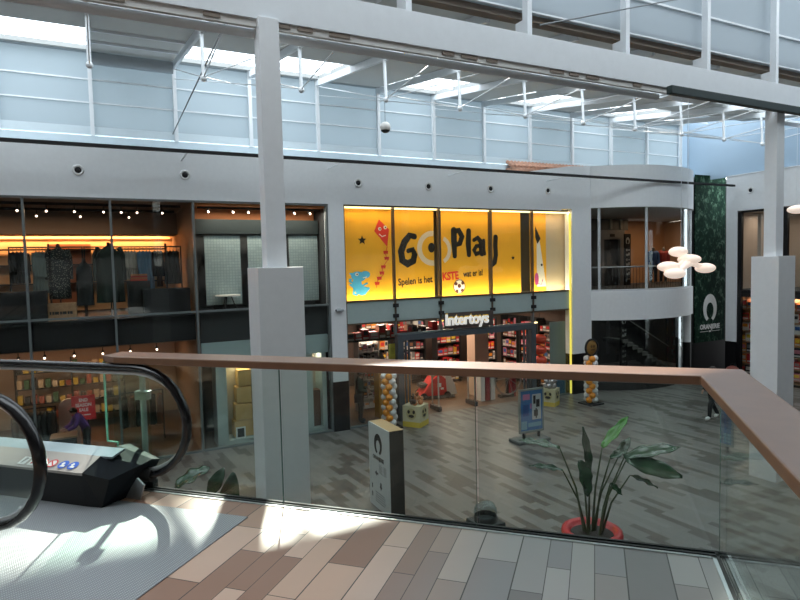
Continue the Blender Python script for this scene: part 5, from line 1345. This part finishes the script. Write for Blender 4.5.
# red and white panels by the right gate; red lantern balls; silver-balloon box
for s, c, lab in ((6.15, 'white', 'narrow white standing panel beside the red one in the toy shop doorway'), (6.38, 'red', 'dark red standing panel in the toy shop doorway'), (6.62, 'white', 'white standing panel right of the dark red one in the toy shop'), (7.6, 'red', 'red standing panel at the right side of the toy shop doorway')):
    tag(obj('standing_panel', M().box(-0.09, 0.09, 0, 0.3, 0, 1.1), TMAT[c] if c == 'white' else mat('panel_darkred', (0.25, 0.02, 0.03), 0.6), frame=FM, loc=(s, 0.95, G)), lab, 'panel')
for k, z in enumerate((-1.30, -1.72, -2.12)):
    t = thing('paper_lantern', 'red paper lantern in the right toy shop window, %s of the three' % ('top', 'middle', 'bottom')[k], 'lantern', FM, (8.55, 0.55, z), group='red paper lanterns')
    obj('shade', M().ell((0, 0, 0), (0.27, 0.27, 0.19), 18, 10), mat('lantern_red', (0.70, 0.07, 0.03), 0.5), parent=t); obj('string', M().cyl((0, 0, 0.18), (0, 0, 0.42 if k else 1.02), 0.006, 5), WR, parent=t)
tag(obj('privacy_screen', M().box(8.85, 9.62, 0.30, 0.33, 0.0, 2.85), mat('frosted_grey', (0.20, 0.24, 0.23), 0.35), frame=FM, loc=(0, 0, G)), 'grey frosted screen in the rightmost toy shop window', 'screen')
tag(obj('light_tube', M().box(8.35, 8.75, 0.9, 0.94, -0.72, -0.67), LEDW, frame=FM), 'short glowing tube light in the right toy shop window', 'light')
tag(obj('blue_panel', M().box(8.9, 9.5, 0.22, 0.28, 0.0, 0.95), mat('panel_blue', (0.02, 0.09, 0.19), 0.6), frame=FM, loc=(0, 0, G)), 'dark blue panel at the foot of the rightmost toy shop window', 'panel')
wh = thing('wire_wheel', 'large dark wheel rack with pale spokes in the toy shop window right of the doors', 'rack', FM, (7.3, 0.9, G))
m = M().tube([(0.62 * cos(2 * pi * i / 24), 0, 0.75 + 0.62 * sin(2 * pi * i / 24)) for i in range(24)], 0.03, 6, closed=True)
obj('rim', m, mat('wheel_grey', (0.22, 0.2, 0.19), 0.5), parent=wh)
for i in range(10): obj('spoke', M().cyl((0, 0, 0.75), (0.6 * cos(pi * i / 5), 0, 0.75 + 0.6 * sin(pi * i / 5)), 0.012, 6), MATS['wheel_grey'], parent=wh)
obj('stand', M().box(-0.3, 0.3, 0.04, 0.3, 0, 0.12).box(-0.05, 0.05, 0.05, 0.12, 0.1, 0.8), WR, parent=wh)

# ================================================================ ON THE LOWER FLOOR
BO = mat('balloon_orange', (0.72, 0.27, 0.02), 0.28); BW = mat('balloon_white', (0.66, 0.66, 0.66), 0.28)
def balloon_column(frm, loc, lab, layers, disc_top):
    t = thing('balloon_column', lab, 'balloon column', frm, loc)
    obj('base', M().box(-0.32, 0.32, -0.32, 0.32, 0, 0.05), BLACKM, parent=t)
    obj('pole', M().cyl((0, 0, 0.05), (0, 0, 0.17 * layers + 0.15), 0.02, 8), WR, parent=t)
    me = {}
    for k in range(layers):
        for j in range(4):
            a = j * pi / 2 + k * pi / 4 + 0.35
            c = ((k + 2 * j + (k // 2)) // 1) % 4 in (0, 1)
            c = ((j + k) % 2 == 0) if False else ((2 * j + k) % 4 < 2)
            m = M().ell((0, 0, 0), (0.122, 0.118, 0.115), 14, 9); m.cyl((-0.125, 0, 0), (-0.14, 0, 0), 0.012, 6, r2=0.02)
            o = obj('balloon', m, BO if c else BW, parent=t, loc=(0.145 * cos(a), 0.145 * sin(a), 0.17 + 0.165 * k), rz=a)
    if disc_top:
        z = 0.17 + 0.165 * layers + 0.24
        m = M().lathe([(0.0, -0.09), (0.18, -0.08), (0.27, -0.03), (0.29, 0.0), (0.27, 0.03), (0.18, 0.08), (0.0, 0.09)], 26); m.xf(Matrix.Translation((0, 0, z)) @ Matrix.Rotation(radians(90), 4, 'X'))
        obj('foil_balloon', m, mat('foil_gold', (0.34, 0.20, 0.06), 0.35, 0.5), parent=t)
        m = M(); ring(m, 0, z, 0.32, 0.27, -0.02, 0, 0.06); 
        obj('foil_rim', m, BLACKM, parent=t)
        obj('print', disc(disc(M().box(-0.09, 0.09, -0.105, -0.09, z - 0.10, z - 0.06), -0.06, z + 0.04, 0.035, 0.05, -0.09, 0, 0.015), 0.06, z + 0.04, 0.035, 0.05, -0.09, 0, 0.015), mat('foil_print', (0.12, 0.06, 0.02), 0.5), parent=t)
    return t
balloon_column(FM, (1.58, -0.42, G), 'white and orange balloon column left of the toy shop doors', 10, False)
balloon_column(FM, (9.16, -1.5, G), 'white and orange balloon column with a round gold foil balloon on top', 10, True)
def face_box(loc, lab, w, h, rz):
    t = thing('cardboard_box', lab, 'box', FM, loc, rz)
    m = M().box(-w / 2, w / 2, -w / 2, w / 2, 0.0, h * 0.25, 1); m.box(-w / 2, w / 2, -w / 2, w / 2, h * 0.25, h, 0)
    obj('carton', m, [mat('carton_cream', (0.55, 0.50, 0.33), 0.6), mat('carton_yellow', (0.62, 0.46, 0.05), 0.6)], parent=t)
    d = M()
    for rot in (0, -90):
        q = M(); disc(q, 0, h * 0.62, w * 0.28, h * 0.27, -w / 2, 0, 0.004); disc(q, -0.09, h * 0.72, 0.045, 0.06, -w / 2 - 0.004, 1, 0.003); disc(q, 0.09, h * 0.72, 0.045, 0.06, -w / 2 - 0.004, 1, 0.003); disc(q, 0, h * 0.52, 0.10, 0.05, -w / 2 - 0.004, 1, 0.003)
        q.xf(Matrix.Rotation(radians(rot), 4, 'Z')); o = len(d.v); d.v += q.v
        for f, mi in zip(q.f, q.mi): d.f.append([o + i for i in f]); d.mi.append(mi); d.sm.append(False)
    obj('print', d, [mat('carton_print', (0.42, 0.36, 0.18), 0.6), INK], parent=t)
    return t
bx1 = (2.42, -0.62, G)
face_box(bx1, 'cream and yellow printed box of soft toys beside the left balloon column', 0.62, 0.68, radians(35))
rnd = random.Random(4)
for k in range(7):
    t = thing('soft_toy', 'small orange or brown soft toy heaped on top of the printed box by the balloons', 'soft toy', FM, (bx1[0] + rnd.uniform(-0.2, 0.2), bx1[1] + rnd.uniform(-0.2, 0.2), G + 0.70 + 0.05 * (k % 3)), rnd.uniform(0, 6), group='soft toys on the printed box')
    mt_ = (mat('plush_orange', (0.5, 0.2, 0.08), 0.9), mat('plush_dark', (0.06, 0.04, 0.03), 0.9))[k % 2]
    obj('body', M().ell((0, 0, 0.06), (0.085, 0.08, 0.09), 10, 7), mt_, parent=t); obj('head', M().ell((0, -0.05, 0.17), (0.07, 0.065, 0.065), 10, 7).ell((-0.06, -0.03, 0.23), 0.025, 8, 6).ell((0.06, -0.03, 0.23), 0.025, 8, 6), mt_, parent=t)
face_box((7.83, -0.85, G), 'yellow printed box under a bag of silver balls, right of the toy shop doors', 0.52, 0.62, radians(30))
t = thing('ball_bag', 'clear stack of shiny silver balls standing on the yellow printed box', 'balls', FM, (7.83, -0.85, G + 0.62)); silver = mat('silver_ball', (0.5, 0.47, 0.48), 0.25, 0.6)
for k in range(3):
    for j in range(5): obj('ball', M().ell((0, 0, 0), 0.105, 12, 8), silver, parent=t, loc=(0.15 * cos(j * 1.257 + k * 0.6), 0.15 * sin(j * 1.257 + k * 0.6), 0.10 + 0.165 * k))
obj('core', M().cyl((0, 0, 0), (0, 0, 0.55), 0.1, 10), silver, parent=t)

# information totem: long face looks along -x of the facade frame
TT = FM @ Matrix.Translation((-1.42, -5.6, G)) @ Matrix.Rotation(radians(-90), 4, 'Z')      # x towards the viewer, y to the right
tt = thing('information_totem', 'white and dark information totem with a horseshoe mark on the lower floor', 'totem', TT, (0, 0, 0))
obj('body', M().box(0.0, 1.0, 0.02, 0.34, 0.0, 1.79), mat('totem_dark', (0.03, 0.035, 0.032), 0.45), parent=tt)
obj('top', M().box(0.0, 1.0, 0.02, 0.34, 1.79, 1.80), mat('totem_top', (0.42, 0.28, 0.14), 0.5), parent=tt)
obj('face_panel', M().box(0.0, 1.0, 0.0, 0.02, 0.0, 1.80), mat('totem_white', (0.50, 0.53, 0.53), 0.45), parent=tt)
m = horseshoe(M(), 0.48, 1.40, 0.38, 0.46, -0.001, th=0.004); obj('mark', m, BLACKM, parent=tt)
m = merge(M(), text_mesh('ORANJERIE', 0.115, 0.002, 0.004, 0.95, 'CENTER'), (0.48, -0.003, 1.06))
m.box(0.12, 0.16, -0.003, 0, 0.38, 0.48).box(0.12, 0.16, -0.003, 0, 0.20, 0.30)
m.prism([(0.30, 0.76), (0.38, 0.82), (0.38, 0.78), (0.45, 0.78), (0.45, 0.74), (0.38, 0.74), (0.38, 0.70)], -0.004, 0, 'y'); m.prism([(0.55, 0.60), (0.61, 0.60), (0.61, 0.52), (0.64, 0.52), (0.58, 0.44), (0.52, 0.52), (0.55, 0.52)], -0.004, 0, 'y')
for k in range(9): 
    zz = 0.98 - 0.022 * k; m.box(0.50, 0.62 + 0.04 * (k % 3), -0.003, 0, zz, zz + 0.005); m.box(0.72, 0.84 + 0.03 * (k % 2), -0.003, 0, zz, zz + 0.005)
for k in range(5):
    zz = 0.34 - 0.05 * k; m.box(0.30, 0.75 + 0.05 * (k % 2), -0.003, 0, zz, zz + 0.012)
obj('lettering', m, mat('totem_ink', (0.06, 0.06, 0.06), 0.6), parent=tt)

# blue poster stand
ps = thing('poster_stand', 'blue poster on a grey-footed pavement stand in front of the toy shop', 'poster stand', FM, (4.45, -3.9, G), radians(-3))
obj('base', M().box(-0.62, 0.50, -0.26, 0.26, 0.0, 0.10), mat('stand_rubber', (0.10, 0.115, 0.115), 0.7), parent=ps, bevel=0.03)
for x in (-0.26, 0.26): obj('foot', M().box(x - 0.03, x + 0.03, -0.03, 0.03, 0.1, 0.32), BLACKM, parent=ps)
obj('frame', M().box(-0.42, 0.42, -0.035, 0.035, 0.26, 0.32).box(-0.42, 0.42, -0.035, 0.035, 1.48, 1.53).box(-0.42, -0.38, -0.035, 0.035, 0.3, 1.5).box(0.38, 0.42, -0.035, 0.035, 0.3, 1.5), mat('stand_frame', (0.25, 0.29, 0.28), 0.4, 0.4), parent=ps)
pp = M().box(-0.38, 0.38, -0.02, 0.02, 0.32, 1.48, 0)
pp.box(-0.30, -0.06, -0.024, -0.02, 1.22, 1.38, 1); pp.box(0.02, 0.33, -0.024, -0.02, 0.62, 1.36, 2)
for (x0, x1, z0, z1) in ((0.06, 0.14, 1.08, 1.32), (0.16, 0.28, 0.98, 1.2), (0.08, 0.22, 0.72, 0.9), (0.14, 0.18, 0.66, 0.95)): pp.box(x0, x1, -0.027, -0.024, z0, z1, 3)
pp.box(-0.12, 0.34, -0.024, -0.02, 0.42, 0.54, 4); pp.box(-0.36, -0.16, -0.024, -0.02, 0.36, 0.6, 4); pp.box(-0.05, 0.0, -0.024, -0.02, 0.95, 1.1, 1); pp.box(-0.30, -0.10, -0.023, -0.02, 0.75, 1.08, 5)
merge(pp, text_mesh('KOM', 0.13, 0.002, 0.004, 0.9, 'LEFT'), (-0.34, -0.022, 0.66), 2) if False else None
obj('poster', pp, [mat('poster_blue_print', (0.03, 0.15, 0.36), 0.5), mat('poster_pink_print', (0.42, 0.14, 0.30), 0.5), mat('poster_pale_print', (0.45, 0.47, 0.48), 0.5), BLACKM, mat('poster_cyan_print', (0.16, 0.35, 0.46), 0.5), mat('poster_deep_print', (0.015, 0.07, 0.25), 0.5)], parent=ps)
# black bin with a clear dome
bi = thing('dome_bin', 'black bin with a clear domed lid just beyond the balustrade', 'bin', FM, (-0.9, -9.22, G))
obj('body', M().box(-0.24, 0.24, -0.24, 0.24, 0, 0.86), mat('bin_black', (0.012, 0.016, 0.016), 0.5), parent=bi, bevel=0.02)
obj('collar', M().lathe([(0.20, 0.86), (0.20, 0.92), (0.185, 0.95)], 22), MATS['bin_black'], parent=bi)
obj('dome', M().lathe([(0.19, 0.95), (0.20, 1.0), (0.185, 1.08), (0.14, 1.15), (0.07, 1.185), (0.0, 1.19)], 24), glass('dome_glass', (0.72, 0.82, 0.85), 1.45, 0.05), parent=bi)

# planters with bird-of-paradise plants
LEAFM = mat('leaf_green', (0.020, 0.052, 0.024), 0.2, 0, 0.3, 6); LEAFL = mat('leaf_bright', (0.05, 0.20, 0.025), 0.14); STEM = mat('stem_green', (0.05, 0.075, 0.035), 0.5)
POT = mat('pot_red', (0.42, 0.022, 0.025), 0.38); SOIL = mat('soil', (0.03, 0.024, 0.02), 0.9, 0, 0.4, 40, bump=0.5)
def leaf_blade(base, tip, w, nrm, bend=0.1, fold=0.25, ripple=0.03, seed=0):
    base = Vector(base); tip = Vector(tip); d = tip - base; L = d.length; d.normalize(); nrm = Vector(nrm).normalized()
    s = d.cross(nrm).normalized(); n2 = s.cross(d).normalized(); rows = []
    for i in range(13):
        u = i / 12; ww = w * (sin(pi * min(1, u * 0.93 + 0.04)) ** 0.7) * (1 - 0.25 * u)
        c = base + d * (L * u) + n2 * (-bend * L * (u * u) + bend * L * 0.3 * u)
        r = []
        for k in range(-3, 4):
            v = k / 3
            r.append(tuple(c + s * (ww / 2 * v) + n2 * (fold * ww * abs(v) * 0.5 + ripple * sin(u * 16 + seed + (3 if v > 0 else 0)) * v * v)))
        rows.append(r)
    return rows
def strelitzia(frm, loc, lab, specs, pot=True):
    t = thing('potted_plant', lab, 'plant', frm, loc)
    obj('pot', M().lathe([(0.0, 0.0), (0.30, 0.0), (0.38, 0.10), (0.47, 0.30), (0.50, 0.38), (0.52, 0.44), (0.505, 0.50), (0.45, 0.53), (0.39, 0.50), (0.36, 0.42), (0.0, 0.42)], 36), POT, parent=t)
    obj('soil', M().lathe([(0.0, 0.45), (0.2, 0.45), (0.365, 0.43)], 24), SOIL, parent=t)
    for k, (b, j, tip, w, nr, bend, mt, fold) in enumerate(specs):
        st_ = M(); mid = [(b[i] * 0.6 + j[i] * 0.4) for i in range(3)]; mid[2] = b[2] + (j[2] - b[2]) * 0.52
        mid[0] = b[0] + (j[0] - b[0]) * 0.33; mid[1] = b[1] + (j[1] - b[1]) * 0.33
        st_.tube([b, mid, j], [0.024, 0.017, 0.011], 8)
        o = obj('stem', st_, STEM, parent=t)
        lf_ = M().sheet(leaf_blade(j, tip, w, nr, bend, fold, 0.02, k)); obj('leaf', lf_, mt, parent=o, solid=0.004, fixn=False)
    return t
strelitzia(None, (3.24, 10.0, G), 'bird-of-paradise plant in a round red planter just beyond the balustrade', [
    ((-0.05, 0, 0.45), (-0.03, 0, 1.52), (-0.16, 0.0, 2.32), 0.17, (0.2, -1, 0.1), -0.03, LEAFM, 0.5),
    ((0.02, 0.05, 0.45), (0.20, 0.05, 1.93), (0.70, 0.12, 2.42), 0.22, (-0.5, -0.5, 0.75), -0.10, LEAFL, 0.35),
    ((0.15, 0.0, 0.45), (0.56, 0.0, 1.76), (1.60, 0.15, 1.93), 0.34, (0.0, -0.35, 0.95), 0.10, LEAFM, 0.12),
    ((0.12, -0.05, 0.45), (0.58, -0.05, 1.74), (1.46, -0.25, 1.50), 0.38, (0.1, -0.75, 0.65), 0.05, LEAFM, 0.1),
    ((0.18, 0.0, 0.45), (0.64, -0.05, 1.46), (1.12, -0.1, 1.27), 0.12, (0, -0.5, 0.85), 0.12, LEAFM, 0.4),
    ((-0.12, 0.05, 0.45), (-0.52, 0.1, 1.92), (-1.20, 0.2, 2.10), 0.19, (0, -0.45, 0.9), 0.15, LEAFM, 0.25),
    ((-0.10, 0.0, 0.45), (-0.50, 0.0, 1.56), (-1.06, 0.0, 1.70), 0.13, (0, -0.5, 0.85), 0.18, LEAFM, 0.3),
    ((-0.08, -0.05, 0.45), (-0.24, -0.1, 1.76), (-0.10, -0.2, 1.16), 0.30, (0.4, -0.9, 0.1), 0.1, LEAFM, 0.4),
    ((0.08, 0.08, 0.45), (0.34, 0.05, 1.74), (0.66, 0.1, 1.86), 0.17, (-0.2, -0.5, 0.85), 0.08, LEAFM, 0.3),
    ((0.10, -0.1, 0.45), (0.28, -0.12, 1.36), (0.46, -0.2, 1.18), 0.12, (0.3, -0.8, 0.4), 0.1, LEAFM, 0.3),
    ((0.05, 0.1, 0.45), (0.50, 0.12, 1.72), (0.78, 0.3, 2.02), 0.20, (-0.2, -0.5, 0.8), 0.05, LEAFM, 0.3),
])
strelitzia(None, (-2.75, 7.75, G), 'large-leaved plant rising from the lower floor beside the left pillar foot', [
    ((-0.1, 0, 0.45), (-0.42, 0.25, 2.18), (0.02, 0.35, 2.42), 0.34, (0, -0.3, 0.95), 0.10, LEAFM, 0.15),
    ((0.0, 0.05, 0.45), (0.05, 0.25, 2.05), (0.24, 0.3, 2.40), 0.22, (0.2, -0.8, 0.5), 0.08, LEAFM, 0.3),
    ((0.1, 0, 0.45), (0.30, 0.1, 1.80), (0.44, 0.1, 2.40), 0.30, (0.3, -0.9, 0.2), 0.06, LEAFM, 0.3),
    ((0.1, -0.1, 0.45), (0.22, -0.1, 1.70), (0.48, -0.2, 1.95), 0.26, (0, -0.7, 0.7), 0.1, LEAFM, 0.3),
    ((-0.1, -0.1, 0.45), (-0.2, -0.1, 1.80), (-0.62, -0.1, 2.0), 0.24, (0, -0.6, 0.8), 0.1, LEAFM, 0.3),
])

# ================================================================ RIGHT-HAND SHOP
def mr(x, y): return MR @ Matrix.Translation((x, y, G))
shelf_unit(mr(1.02, 0.75), 1.5, 3.45, 7, ['red', 'orange', 'white', 'brown', 'black', 'red'], 'tall shelf of colourful goods in the right-hand shop, left of the right pillar', 'small colourful box on the shelf left of the right pillar', 'goods left of the right pillar', mat('shelf_oak', (0.42, 0.25, 0.14), 0.6), seed=31, per=5)
shelf_unit(mr(2.75, 0.75), 1.1, 3.45, 7, ['red', 'white', 'orange', 'black', 'pink', 'brown'], 'tall shelf of colourful goods in the right-hand shop at the right edge of the view', 'small colourful box on the shelf at the right edge of the view', 'goods at the right edge', MATS['shelf_oak'], seed=32, per=4)
area('shop_panel', MR, (3.0, 1.2, -0.1), 3.5, 0.4, 60, (1.0, 0.75, 0.55)); area('shop_panel', MR, (3.0, 1.8, 3.5), 3.5, 0.8, 40, (1.0, 0.85, 0.7))
bgm = thing('bag', 'red-brown bag standing at the foot of the right-hand shop window', 'bag', MR, (1.62, -0.55, G))
obj('body', M().ell((0, 0, 0.32), (0.34, 0.2, 0.32), 16, 10), mat('bag_redbrown', (0.22, 0.06, 0.045), 0.6), parent=bgm); obj('handle', M().tube([(-0.12, 0, 0.58), (-0.08, 0, 0.72), (0.08, 0, 0.72), (0.12, 0, 0.58)], 0.015, 6), BLACKM, parent=bgm)
tag(obj('interior_panel', M().box(1.7, 1.85, 0.9, 1.0, 0.35, 3.5), mat('pale_panel', (0.5, 0.42, 0.36), 0.7), frame=MR), 'pale upright panel in the upper right-hand shop window', 'panel')
